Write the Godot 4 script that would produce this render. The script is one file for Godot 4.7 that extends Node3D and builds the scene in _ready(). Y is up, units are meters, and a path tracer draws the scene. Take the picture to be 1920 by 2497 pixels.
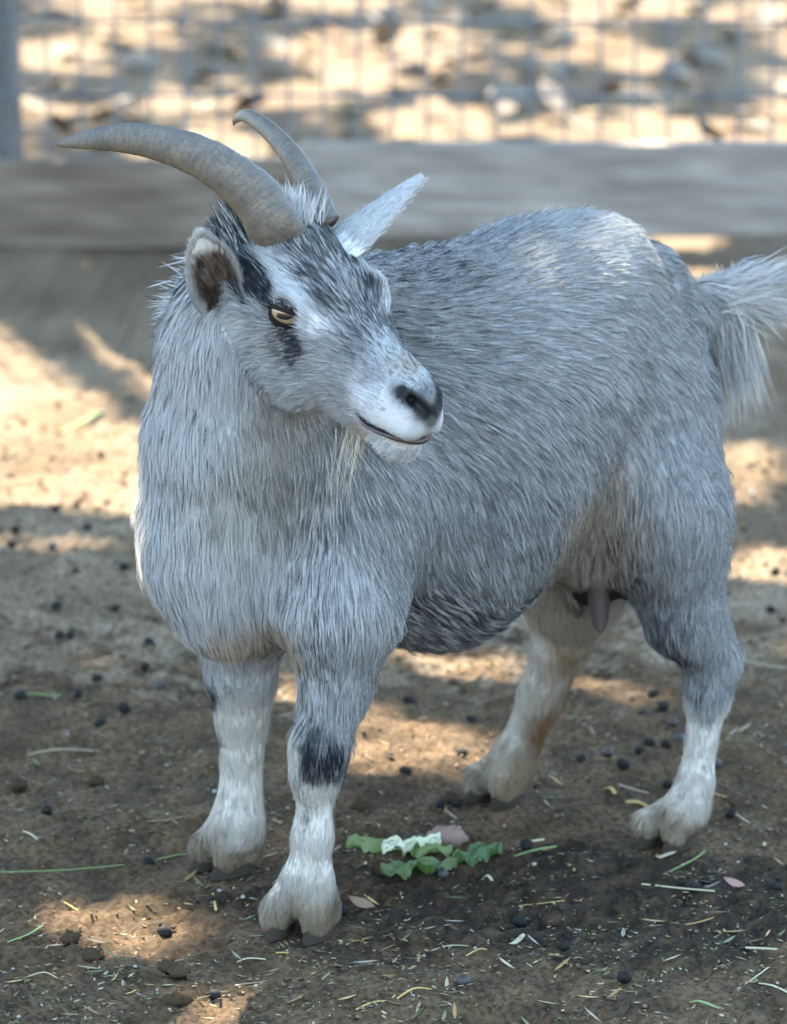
extends Node3D

# ---------------------------------------------------------------- constants
const SUN_TRAVEL := Vector3(0.219, -0.766, 0.604)
const HF := Vector3(0.5626, -0.5896, 0.5796)
const HU := Vector3(0.3259, 0.8024, 0.4999)
const HS := Vector3(-0.7598, -0.0923, 0.6436)
const HO := Vector3(-0.0368, 0.5094, 0.2000)
const BACK := Vector3(0.785, 0.0, -0.62)      # along the trunk towards the tail
const SIDE := Vector3(0.62, 0.0, 0.785)       # towards the goat's left flank
const FORE := Vector3(-0.101, 0.0, 0.095)     # between the front feet
const DOWN := Vector3(0, -1, 0)
const WHITE := Vector3(0.745, 0.745, 0.730)
const CREAM := Vector3(0.70, 0.585, 0.46)
const LEGWHITE := Vector3(0.75, 0.70, 0.61)
const DUST := Vector3(0.40, 0.31, 0.20)
const TAN := Vector3(0.50, 0.37, 0.23)
const BROWN := Vector3(0.30, 0.17, 0.08)
const DARKHAIR := Vector3(0.019, 0.022, 0.026)

var rng := RandomNumberGenerator.new()
var noise := FastNoiseLite.new()
var fine := FastNoiseLite.new()
var used := {}

# ---------------------------------------------------------------- small helpers
func numbered(called: String) -> String:
	var n: int = used.get(called, 0)
	used[called] = n + 1
	return called if n == 0 else "%s_%03d" % [called, n]

func tag(o: Node, label: String, category: String, group := "", kind := "") -> Node:
	if label: o.set_meta("label", label)
	if category: o.set_meta("category", category)
	if group: o.set_meta("group", group)
	if kind: o.set_meta("kind", kind)
	return o

func mat(c: Color, rough := 0.8, vertex := false, spec := 0.5) -> StandardMaterial3D:
	var m := StandardMaterial3D.new()
	m.albedo_color = c.linear_to_srgb()
	m.roughness = rough
	m.metallic_specular = spec
	m.vertex_color_use_as_albedo = vertex
	m.cull_mode = BaseMaterial3D.CULL_DISABLED
	return m

func amesh(v: PackedVector3Array, n: PackedVector3Array, idx: PackedInt32Array, c := PackedColorArray(), uv := PackedVector2Array()) -> ArrayMesh:
	var a := []
	a.resize(Mesh.ARRAY_MAX)
	a[Mesh.ARRAY_VERTEX] = v
	a[Mesh.ARRAY_NORMAL] = n
	a[Mesh.ARRAY_INDEX] = idx
	if c.size(): a[Mesh.ARRAY_COLOR] = c
	if uv.size(): a[Mesh.ARRAY_TEX_UV] = uv
	var m := ArrayMesh.new()
	m.add_surface_from_arrays(Mesh.PRIMITIVE_TRIANGLES, a)
	return m

func inst(mesh: Mesh, m: Material, called: String, parent: Node = self) -> MeshInstance3D:
	var o := MeshInstance3D.new()
	o.mesh = mesh
	o.material_override = m
	o.name = numbered(called) if parent == self else called
	parent.add_child(o, true)
	return o

func hw(p: Vector3) -> Vector3:
	return HO + HF * p.x + HU * p.y + HS * p.z

func hd(p: Vector3) -> Vector3:
	return HF * p.x + HU * p.y + HS * p.z

# a swept tube with its own frame: pts, radii (a along the frame's side, b along its normal)
func tube(pts: Array, ra: Array, rb: Array, sides := 16, side0 := Vector3.ZERO, keel := 0.0, wob := 0.0) -> Dictionary:
	var v := PackedVector3Array()
	var n := PackedVector3Array()
	var idx := PackedInt32Array()
	var uv := PackedVector2Array()
	var cnt := pts.size()
	var side := side0
	for i in cnt:
		var d: Vector3 = (pts[mini(i + 1, cnt - 1)] - pts[maxi(i - 1, 0)]).normalized()
		if side == Vector3.ZERO:
			side = d.cross(Vector3(0.3, 0.9, 0.2)).normalized()
		side = (side - d * side.dot(d)).normalized()
		var nor := d.cross(side).normalized()
		for j in sides + 1:
			var a := TAU * j / sides
			var ca := cos(a)
			var sa := sin(a)
			var e: float = 1.0 + keel * pow(maxf(ca, 0.0), 8.0)
			if wob > 0.0:
				e += wob * fine.get_noise_3d(i * 3.1, ca * 9.0, sa * 9.0)
			v.append(pts[i] + side * (ca * ra[i] * e) + nor * (sa * rb[i] * e))
			n.append((side * (ca / maxf(ra[i], 1e-5)) + nor * (sa / maxf(rb[i], 1e-5))).normalized())
			uv.append(Vector2(float(j) / sides, float(i) / (cnt - 1)))
	var w := sides + 1
	for i in cnt - 1:
		for j in sides:
			var k := i * w + j
			idx.append_array([k, k + w, k + 1, k + 1, k + w, k + w + 1])
	for e in [0, cnt - 1]:
		var c := v.size()
		v.append(pts[e])
		n.append((pts[e] - pts[1 if e == 0 else e - 1]).normalized())
		uv.append(Vector2(0.5, 0.0 if e == 0 else 1.0))
		for j in sides:
			idx.append_array([c, e * w + j + 1, e * w + j] if e else [c, j, j + 1])
	return {"v": v, "n": n, "i": idx, "uv": uv}

func curve(pts: Array, m: int) -> Array:      # Catmull-Rom through pts
	var out := []
	var n := pts.size()
	for q in m:
		var t := float(q) / (m - 1) * (n - 1)
		var i := mini(int(t), n - 2)
		var f := t - i
		var a = pts[maxi(i - 1, 0)]
		var b = pts[i]
		var c = pts[i + 1]
		var d = pts[mini(i + 2, n - 1)]
		out.append(0.5 * ((2.0 * b) + (c - a) * f + (2.0 * a - 5.0 * b + 4.0 * c - d) * f * f + (3.0 * b - a - 3.0 * c + d) * f * f * f))
	return out

# ---------------------------------------------------------------- a field of distances and its surface
class Field:
	var o: Vector3
	var nx: int
	var ny: int
	var nz: int
	var h: float
	var v := PackedFloat32Array()

	func _init(lo: Vector3, hi: Vector3, cell: float) -> void:
		o = lo
		h = cell
		nx = int((hi.x - lo.x) / h) + 2
		ny = int((hi.y - lo.y) / h) + 2
		nz = int((hi.z - lo.z) / h) + 2
		v.resize(nx * ny * nz)
		v.fill(1.0)

	func box(lo: Vector3, hi: Vector3) -> Array:
		var a := ((lo - o) / h).floor()
		var b := ((hi - o) / h).ceil()
		return [clampi(int(a.x), 0, nx - 1), clampi(int(b.x), 0, nx - 1), clampi(int(a.y), 0, ny - 1), clampi(int(b.y), 0, ny - 1), clampi(int(a.z), 0, nz - 1), clampi(int(b.z), 0, nz - 1)]

	func cone(a: Vector3, ra: float, b: Vector3, rb: float, k: float, cut := false) -> void:
		var m := maxf(k, 3.0 * h) + h
		var ea := Vector3.ONE * (ra + m)
		var eb := Vector3.ONE * (rb + m)
		var r := box((a - ea).min(b - eb), (a + ea).max(b + eb))
		var ba := b - a
		var l2 := maxf(ba.length_squared(), 1e-9)
		for z in range(r[4], r[5] + 1):
			for y in range(r[2], r[3] + 1):
				var at: int = (z * ny + y) * nx
				for x in range(r[0], r[1] + 1):
					var pa := o + Vector3(x, y, z) * h - a
					var t := clampf(pa.dot(ba) / l2, 0.0, 1.0)
					put(at + x, (pa - ba * t).length() - (ra + (rb - ra) * t), k, cut)

	func ball(c: Vector3, X: Vector3, Y: Vector3, Z: Vector3, rad: Vector3, k: float, cut := false) -> void:
		var m := maxf(k, 3.0 * h) + h
		var e := (X * rad.x).abs() + (Y * rad.y).abs() + (Z * rad.z).abs() + Vector3.ONE * m
		var r := box(c - e, c + e)
		for z in range(r[4], r[5] + 1):
			for y in range(r[2], r[3] + 1):
				var at: int = (z * ny + y) * nx
				for x in range(r[0], r[1] + 1):
					var p := o + Vector3(x, y, z) * h - c
					var q := Vector3(p.dot(X), p.dot(Y), p.dot(Z)) / rad
					var k0 := q.length()
					var k1 := (q / rad).length()
					put(at + x, (k0 * (k0 - 1.0) / k1) if k1 > 1e-6 else -rad.x, k, cut)

	# a trunk: along A from O0, rows of [s, centre height, half height, half width]
	func trunk(o0: Vector3, A: Vector3, L: Vector3, rows: Array, k: float) -> void:
		var r := [0, nx - 1, 0, ny - 1, 0, nz - 1]
		var s0: float = rows[0][0]
		var s1: float = rows[-1][0]
		for z in range(r[4], r[5] + 1):
			for x in range(r[0], r[1] + 1):
				var q := o + Vector3(x, 0, z) * h - o0
				var s := q.dot(A)
				var l := q.dot(L)
				if s < s0 - 0.15 or s > s1 + 0.15 or absf(l) > 0.2: continue
				var sc := clampf(s, s0, s1 - 1e-5)
				var i := 0
				while i < rows.size() - 2 and rows[i + 1][0] < sc: i += 1
				var t: float = (sc - rows[i][0]) / (rows[i + 1][0] - rows[i][0])
				t = clampf(t, 0.0, 1.0)
				var P0 = rows[maxi(i - 1, 0)]
				var P1 = rows[i]
				var P2 = rows[i + 1]
				var P3 = rows[mini(i + 2, rows.size() - 1)]
				var w := [0.0, 0.0, 0.0]
				for c in 3:
					var a: float = P0[c + 1]
					var b: float = P1[c + 1]
					var cc: float = P2[c + 1]
					var d: float = P3[c + 1]
					w[c] = 0.5 * (2.0 * b + (cc - a) * t + (2.0 * a - 5.0 * b + 4.0 * cc - d) * t * t + (3.0 * b - a - 3.0 * cc + d) * t * t * t)
				var over := (s - sc)
				var yc: float = w[0]
				var hh: float = w[1]
				var ww: float = w[2]
				var cap := minf(hh, ww) * 0.9
				var base := (l / ww) * (l / ww) + (over / cap) * (over / cap)
				var lowest := minf(hh, ww)
				for y in ny:
					var dy := (o.y + y * h - yc) / hh
					var e := sqrt(base + dy * dy)
					put((z * ny + y) * nx + x, (e - 1.0) * lowest, k, false)

	func put(at: int, d: float, k: float, cut: bool) -> void:
		var c := v[at]
		if cut:
			d = -d
			var g := maxf(k - absf(c - d), 0.0) / k
			v[at] = maxf(c, d) + g * g * k * 0.25
		else:
			var g := maxf(k - absf(c - d), 0.0) / k
			v[at] = minf(c, d) - g * g * k * 0.25

	func value(p: Vector3) -> float:
		var q := (p - o) / h
		var x := int(q.x)
		var y := int(q.y)
		var z := int(q.z)
		if q.x < 0 or q.y < 0 or q.z < 0 or x >= nx - 1 or y >= ny - 1 or z >= nz - 1: return 1.0
		var f := q - Vector3(x, y, z)
		var a := (z * ny + y) * nx + x
		var b := a + nx * ny
		return lerpf(lerpf(lerpf(v[a], v[a + 1], f.x), lerpf(v[a + nx], v[a + nx + 1], f.x), f.y), lerpf(lerpf(v[b], v[b + 1], f.x), lerpf(v[b + nx], v[b + nx + 1], f.x), f.y), f.z)

	func slope(p: Vector3) -> Vector3:
		var e := h
		var g := Vector3(value(p + Vector3(e, 0, 0)) - value(p - Vector3(e, 0, 0)), value(p + Vector3(0, e, 0)) - value(p - Vector3(0, e, 0)), value(p + Vector3(0, 0, e)) - value(p - Vector3(0, 0, e)))
		return g.normalized() if g.length_squared() > 1e-14 else Vector3.UP

	func surface() -> Dictionary:
		var vs := PackedVector3Array()
		var ns := PackedVector3Array()
		var idx := PackedInt32Array()
		var id := PackedInt32Array()
		id.resize(v.size())
		id.fill(-1)
		var off := PackedInt32Array([0, 1, nx, nx + 1, nx * ny, nx * ny + 1, nx * ny + nx, nx * ny + nx + 1])
		var ea := PackedInt32Array([0, 2, 4, 6, 0, 1, 4, 5, 0, 1, 2, 3])
		var eb := PackedInt32Array([1, 3, 5, 7, 2, 3, 6, 7, 4, 5, 6, 7])
		var far := 3.0 * h
		for z in nz - 1:
			for y in ny - 1:
				for x in nx - 1:
					var a := (z * ny + y) * nx + x
					if absf(v[a]) > far: continue
					var m := 0
					for c in 8:
						if v[a + off[c]] < 0.0: m |= 1 << c
					if m == 0 or m == 255: continue
					var sum := Vector3.ZERO
					var cnt := 0
					for e in 12:
						var i := ea[e]
						var j := eb[e]
						if ((m >> i) & 1) == ((m >> j) & 1): continue
						var d0 := v[a + off[i]]
						var d1 := v[a + off[j]]
						var t := d0 / (d0 - d1)
						var pi_ := Vector3(i & 1, (i >> 1) & 1, i >> 2)
						var pj := Vector3(j & 1, (j >> 1) & 1, j >> 2)
						sum += pi_.lerp(pj, t)
						cnt += 1
					var p := o + (Vector3(x, y, z) + sum / cnt) * h
					id[a] = vs.size()
					vs.append(p)
					ns.append(slope(p))
		for z in range(1, nz - 1):
			for y in range(1, ny - 1):
				for x in range(1, nx - 1):
					var a := (z * ny + y) * nx + x
					if absf(v[a]) > far: continue
					var neg := v[a] < 0.0
					for ax in 3:
						var st: int = [1, nx, nx * ny][ax]
						if (v[a + st] < 0.0) == neg: continue
						var u: int = [nx, nx * ny, 1][ax]
						var w: int = [nx * ny, 1, nx][ax]
						var q0 := id[a]
						var q1 := id[a - u]
						var q2 := id[a - u - w]
						var q3 := id[a - w]
						if q0 < 0 or q1 < 0 or q2 < 0 or q3 < 0: continue
						if neg:
							idx.append_array([q0, q2, q1, q0, q3, q2])
						else:
							idx.append_array([q0, q1, q2, q0, q2, q3])
		return {"v": vs, "n": ns, "i": idx}

# ---------------------------------------------------------------- the goat
# what grows where: [point, reach, lie of the hair, length, share of dark hairs, colour of the pale hairs]
var sp := []

func spot(p: Vector3, r: float, comb: Vector3, length: float, dark: float, tint := WHITE) -> void:
	if length <= 0.0155 and p.y < 0.25:
		length *= 0.85
		if tint == WHITE: tint = LEGWHITE
	sp.append([p, r * r, comb.normalized(), length, dark, tint])

func spots_body() -> void:
	# neck and chest
	spot(Vector3(0.0213, 0.4969, 0.0300), 0.05, BACK + DOWN * 0.1, 0.030, 0.72)
	spot(Vector3(0.0070, 0.4685, 0.0600), 0.05, BACK + DOWN * 0.4, 0.030, 0.70)
	spot(Vector3(0.0929, 0.5150, 0.0000), 0.06, BACK, 0.032, 0.62)
	spot(Vector3(0.1601, 0.5155, -0.0600), 0.06, BACK + Vector3(0, 0.1, 0), 0.034, 0.34)
	spot(Vector3(0.1288, 0.4969, 0.0000), 0.05, BACK + DOWN * 0.1, 0.032, 0.54)
	spot(Vector3(0.2068, 0.4825, -0.1000), 0.05, BACK + DOWN * 0.5, 0.030, 0.62)
	spot(Vector3(0.0557, 0.4708, 0.0900), 0.06, BACK + DOWN * 0.25, 0.030, 0.60)
	spot(Vector3(0.1454, 0.4502, 0.0400), 0.06, BACK + DOWN * 0.45, 0.030, 0.46)
	spot(Vector3(0.2106, 0.4215, -0.0300), 0.05, BACK * 0.7 + DOWN * 0.8, 0.028, 0.50)
	spot(Vector3(0.2444, 0.4092, -0.0900), 0.04, BACK * 0.3 + DOWN, 0.026, 0.66)
	spot(Vector3(0.1790, 0.4025, 0.0200), 0.02, BACK * 0.8 + DOWN * 0.8, 0.028, 0.25)
	spot(Vector3(0.0555, 0.3955, 0.1200), 0.06, BACK + DOWN * 0.9, 0.030, 0.56)
	spot(Vector3(0.1455, 0.3566, 0.0600), 0.06, BACK * 0.7 + DOWN, 0.030, 0.52)
	spot(Vector3(0.2318, 0.3311, -0.0500), 0.05, BACK * 0.1 + DOWN, 0.026, 0.50)
	spot(Vector3(0.2531, 0.2974, -0.0800), 0.03, DOWN, 0.024, 0.52, CREAM)
	spot(Vector3(0.0312, 0.3146, 0.1400), 0.06, BACK * 0.35 + DOWN, 0.032, 0.52)
	spot(Vector3(0.0990, 0.2801, 0.0900), 0.06, BACK * 0.45 + DOWN, 0.034, 0.56)
	spot(Vector3(0.0354, 0.2205, 0.1000), 0.05, BACK + DOWN * 0.6, 0.034, 0.50)
	spot(Vector3(0.1008, 0.2101, 0.0500), 0.035, BACK + DOWN * 0.15, 0.034, 0.70)
	spot(Vector3(0.1236, 0.2131, 0.0200), 0.03, BACK + Vector3(0, 0.15, 0), 0.034, 0.72)
	spot(Vector3(0.1626, 0.2843, 0.0200), 0.05, DOWN + BACK * 0.1, 0.028, 0.42, CREAM)
	spot(Vector3(0.1569, 0.2416, 0.0000), 0.04, DOWN, 0.024, 0.40, CREAM)
	# hind quarter
	spot(Vector3(0.2124, 0.2742, -0.0200), 0.05, DOWN + BACK * 0.05, 0.026, 0.46)
	spot(Vector3(0.2535, 0.2385, -0.0700), 0.04, DOWN, 0.024, 0.50)
	spot(Vector3(0.2061, 0.2058, -0.0200), 0.035, DOWN + BACK * 0.15, 0.022, 0.58)
	spot(Vector3(0.2417, 0.1937, -0.0500), 0.035, DOWN + BACK * 0.1, 0.022, 0.46)
	spot(Vector3(0.2231, 0.1541, -0.0400), 0.025, DOWN + BACK * 0.2, 0.020, 0.74)
	spot(Vector3(0.2536, 0.1512, -0.0500), 0.025, DOWN, 0.020, 0.55)
	spot(Vector3(0.2766, 0.1503, -0.0800), 0.022, DOWN + BACK * 0.4, 0.020, 0.60)
	spot(Vector3(0.2467, 0.1201, -0.0500), 0.018, DOWN, 0.018, 0.45)
	spot(Vector3(0.2319, 0.1123, -0.0500), 0.02, DOWN, 0.013, 0.03)
	spot(Vector3(0.2664, 0.1092, -0.0600), 0.02, DOWN, 0.013, 0.03)
	spot(Vector3(0.2473, 0.0888, -0.0500), 0.03, DOWN, 0.012, 0.02)
	spot(Vector3(0.2734, 0.0684, -0.0900), 0.015, DOWN + BACK * 0.3, 0.015, 0.04, TAN)
	spot(Vector3(0.2397, 0.0527, -0.0400), 0.025, DOWN, 0.012, 0.03)
	spot(Vector3(0.2300, 0.0364, -0.0300), 0.008, DOWN, 0.010, 0.25, CREAM)
	spot(Vector3(0.2208, 0.0246, -0.0300), 0.02, DOWN, 0.013, 0.05, CREAM)
	spot(Vector3(0.2173, 0.0088, -0.0300), 0.012, DOWN, 0.014, 0.22, DUST)
	# far hind leg
	spot(Vector3(0.1368, 0.1823, -0.1200), 0.04, DOWN, 0.020, 0.12, CREAM)
	spot(Vector3(0.1109, 0.1359, -0.1300), 0.025, DOWN, 0.015, 0.04)
	spot(Vector3(0.1301, 0.1240, -0.1300), 0.025, DOWN, 0.016, 0.10, CREAM)
	spot(Vector3(0.1438, 0.1331, -0.1400), 0.015, DOWN, 0.018, 0.12, TAN)
	spot(Vector3(0.1532, 0.1002, -0.1700), 0.02, DOWN + BACK * 0.3, 0.018, 0.2, BROWN)
	spot(Vector3(0.0960, 0.0760, -0.1300), 0.022, DOWN, 0.014, 0.04)
	spot(Vector3(0.1272, 0.0649, -0.1400), 0.02, DOWN + BACK * 0.2, 0.016, 0.15, BROWN)
	spot(Vector3(0.0844, 0.0470, -0.1200), 0.02, DOWN, 0.013, 0.05)
	spot(Vector3(0.1121, 0.0326, -0.1400), 0.018, DOWN, 0.014, 0.15, TAN)
	spot(Vector3(0.0808, 0.0189, -0.1200), 0.014, DOWN, 0.014, 0.25, DUST)
	# tail and the white hair under it
	spot(Vector3(0.2650, 0.4315, -0.1700), 0.03, Vector3(1, 0.3, -0.1), 0.042, 0.22)
	spot(Vector3(0.2960, 0.4412, -0.1800), 0.03, Vector3(1, 0.25, -0.1), 0.045, 0.10)
	spot(Vector3(0.3236, 0.4354, -0.1900), 0.03, Vector3(1, 0.1, -0.1), 0.045, 0.06, CREAM)
	spot(Vector3(0.2957, 0.4122, -0.1700), 0.03, Vector3(0.9, -0.5, 0), 0.048, 0.10)
	spot(Vector3(0.2708, 0.3872, -0.1600), 0.025, Vector3(0.35, -1, 0.1), 0.036, 0.05)
	spot(Vector3(0.2736, 0.3407, -0.1600), 0.028, Vector3(0.1, -1, 0), 0.034, 0.03)
	spot(Vector3(0.2716, 0.3040, -0.1500), 0.02, DOWN, 0.026, 0.15)
	# front
	spot(Vector3(-0.1404, 0.2813, 0.1900), 0.05, DOWN, 0.034, 0.12)
	spot(Vector3(-0.1772, 0.3038, 0.1400), 0.04, DOWN, 0.032, 0.14)
	spot(Vector3(-0.1636, 0.2417, 0.1500), 0.035, DOWN + Vector3(0.15, 0, 0), 0.030, 0.16)
	spot(Vector3(-0.1255, 0.2237, 0.1500), 0.035, DOWN + Vector3(0.1, 0, 0), 0.028, 0.16, CREAM)
	spot(Vector3(-0.0922, 0.2805, 0.2000), 0.04, DOWN, 0.034, 0.18)
	spot(Vector3(-0.0830, 0.2330, 0.1700), 0.03, DOWN + Vector3(0.5, 0, 0), 0.030, 0.22, CREAM)
	spot(Vector3(-0.0511, 0.3016, 0.2000), 0.05, DOWN + Vector3(0.06, 0, 0), 0.034, 0.34)
	spot(Vector3(-0.0686, 0.3363, 0.1700), 0.04, DOWN, 0.034, 0.45, Vector3(0.735, 0.69, 0.62))
	spot(Vector3(-0.1228, 0.3272, 0.1900), 0.04, DOWN, 0.032, 0.20, Vector3(0.735, 0.69, 0.62))
	spot(Vector3(-0.0138, 0.3339, 0.1600), 0.05, DOWN + BACK * 0.3, 0.032, 0.50)
	spot(Vector3(0.0035, 0.2751, 0.1400), 0.04, DOWN + BACK * 0.2, 0.032, 0.55)
	spot(Vector3(-0.1720, 0.3845, 0.1500), 0.04, DOWN, 0.030, 0.17)
	spot(Vector3(-0.1390, 0.4041, 0.1900), 0.04, DOWN, 0.030, 0.18)
	spot(Vector3(-0.1501, 0.4463, 0.1600), 0.04, DOWN + Vector3(-0.1, 0, 0), 0.028, 0.18)
	spot(Vector3(-0.1703, 0.4551, 0.1000), 0.035, DOWN + Vector3(-0.35, 0, 0), 0.026, 0.32)
	spot(Vector3(-0.1530, 0.4885, 0.0900), 0.03, Vector3(-0.9, -0.5, 0), 0.024, 0.62)
	spot(Vector3(-0.1357, 0.5220, 0.0800), 0.03, Vector3(-0.8, 0.6, 0), 0.022, 0.70)
	spot(Vector3(-0.0957, 0.3856, 0.1700), 0.035, DOWN, 0.030, 0.34, Vector3(0.735, 0.69, 0.62))
	spot(Vector3(-0.1028, 0.3505, 0.1700), 0.03, DOWN + Vector3(0.1, 0, 0), 0.032, 0.42, Vector3(0.735, 0.69, 0.62))
	spot(Vector3(-0.0758, 0.3633, 0.1500), 0.03, DOWN, 0.032, 0.52, Vector3(0.735, 0.69, 0.62))
	# near front leg
	spot(Vector3(-0.0481, 0.2315, 0.1900), 0.035, DOWN, 0.028, 0.42)
	spot(Vector3(-0.0140, 0.2063, 0.1400), 0.035, DOWN + BACK * 0.15, 0.030, 0.50)
	spot(Vector3(-0.0414, 0.1920, 0.1900), 0.03, DOWN, 0.024, 0.44)
	spot(Vector3(-0.0193, 0.1697, 0.1400), 0.03, DOWN + BACK * 0.1, 0.026, 0.50)
	spot(Vector3(-0.0709, 0.1963, 0.1800), 0.022, DOWN, 0.020, 0.30)
	spot(Vector3(-0.0518, 0.1650, 0.1900), 0.017, DOWN, 0.018, 0.78)
	spot(Vector3(-0.0484, 0.1505, 0.1900), 0.020, DOWN, 0.016, 0.90)
	spot(Vector3(-0.0384, 0.1463, 0.1650), 0.020, DOWN, 0.018, 0.82)
	spot(Vector3(-0.0605, 0.1531, 0.1900), 0.014, DOWN, 0.016, 0.85)
	spot(Vector3(-0.0757, 0.1528, 0.1800), 0.018, DOWN, 0.015, 0.10)
	spot(Vector3(-0.0641, 0.1360, 0.1900), 0.009, DOWN, 0.008, 0.62)
	spot(Vector3(-0.0695, 0.1181, 0.1850), 0.010, DOWN, 0.011, 0.68)
	spot(Vector3(-0.0696, 0.0998, 0.1850), 0.009, DOWN, 0.011, 0.75)
	spot(Vector3(-0.0790, 0.1164, 0.1800), 0.014, DOWN, 0.012, 0.04, CREAM)
	spot(Vector3(-0.0520, 0.1233, 0.1900), 0.022, DOWN, 0.012, 0.03)
	spot(Vector3(-0.0591, 0.0868, 0.1900), 0.025, DOWN, 0.012, 0.02)
	spot(Vector3(-0.0628, 0.0575, 0.1900), 0.025, DOWN, 0.013, 0.03)
	spot(Vector3(-0.0835, 0.0390, 0.2000), 0.016, DOWN, 0.014, 0.08, CREAM)
	spot(Vector3(-0.0557, 0.0390, 0.2000), 0.018, DOWN, 0.014, 0.06, CREAM)
	spot(Vector3(-0.0962, 0.0169, 0.1900), 0.013, DOWN, 0.014, 0.20, DUST)
	spot(Vector3(-0.0697, 0.0169, 0.2000), 0.013, DOWN, 0.014, 0.22, DUST)
	spot(Vector3(-0.0456, 0.0133, 0.1800), 0.013, DOWN, 0.014, 0.20, DUST)
	# far front leg
	spot(Vector3(-0.1264, 0.1764, 0.0500), 0.022, DOWN, 0.018, 0.15)
	spot(Vector3(-0.1411, 0.1630, 0.0300), 0.012, DOWN, 0.016, 0.80)
	spot(Vector3(-0.1065, 0.1802, 0.0500), 0.02, DOWN, 0.018, 0.08)
	spot(Vector3(-0.1158, 0.1501, 0.0500), 0.02, DOWN, 0.015, 0.04)
	spot(Vector3(-0.1160, 0.1198, 0.0500), 0.02, DOWN, 0.013, 0.04)
	spot(Vector3(-0.1329, 0.1136, 0.0300), 0.009, DOWN, 0.012, 0.55)
	spot(Vector3(-0.1200, 0.0818, 0.0500), 0.02, DOWN, 0.012, 0.03)
	spot(Vector3(-0.1235, 0.0545, 0.0600), 0.02, DOWN, 0.013, 0.03)
	spot(Vector3(-0.1491, 0.0392, 0.0600), 0.014, DOWN, 0.013, 0.08, CREAM)
	spot(Vector3(-0.1233, 0.0350, 0.0700), 0.014, DOWN, 0.013, 0.12, CREAM)
	spot(Vector3(-0.1536, 0.0128, 0.0500), 0.011, DOWN, 0.013, 0.18, DUST)
	spot(Vector3(-0.1276, 0.0143, 0.0600), 0.012, DOWN, 0.013, 0.30, DUST)

func hspot(p: Vector3, r: float, comb: Vector3, length: float, dark: float, tint := WHITE) -> void:
	spot(hw(p), r, hd(comb), length * (1.25 if length > 0.0065 else 1.0), dark, tint)

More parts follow.
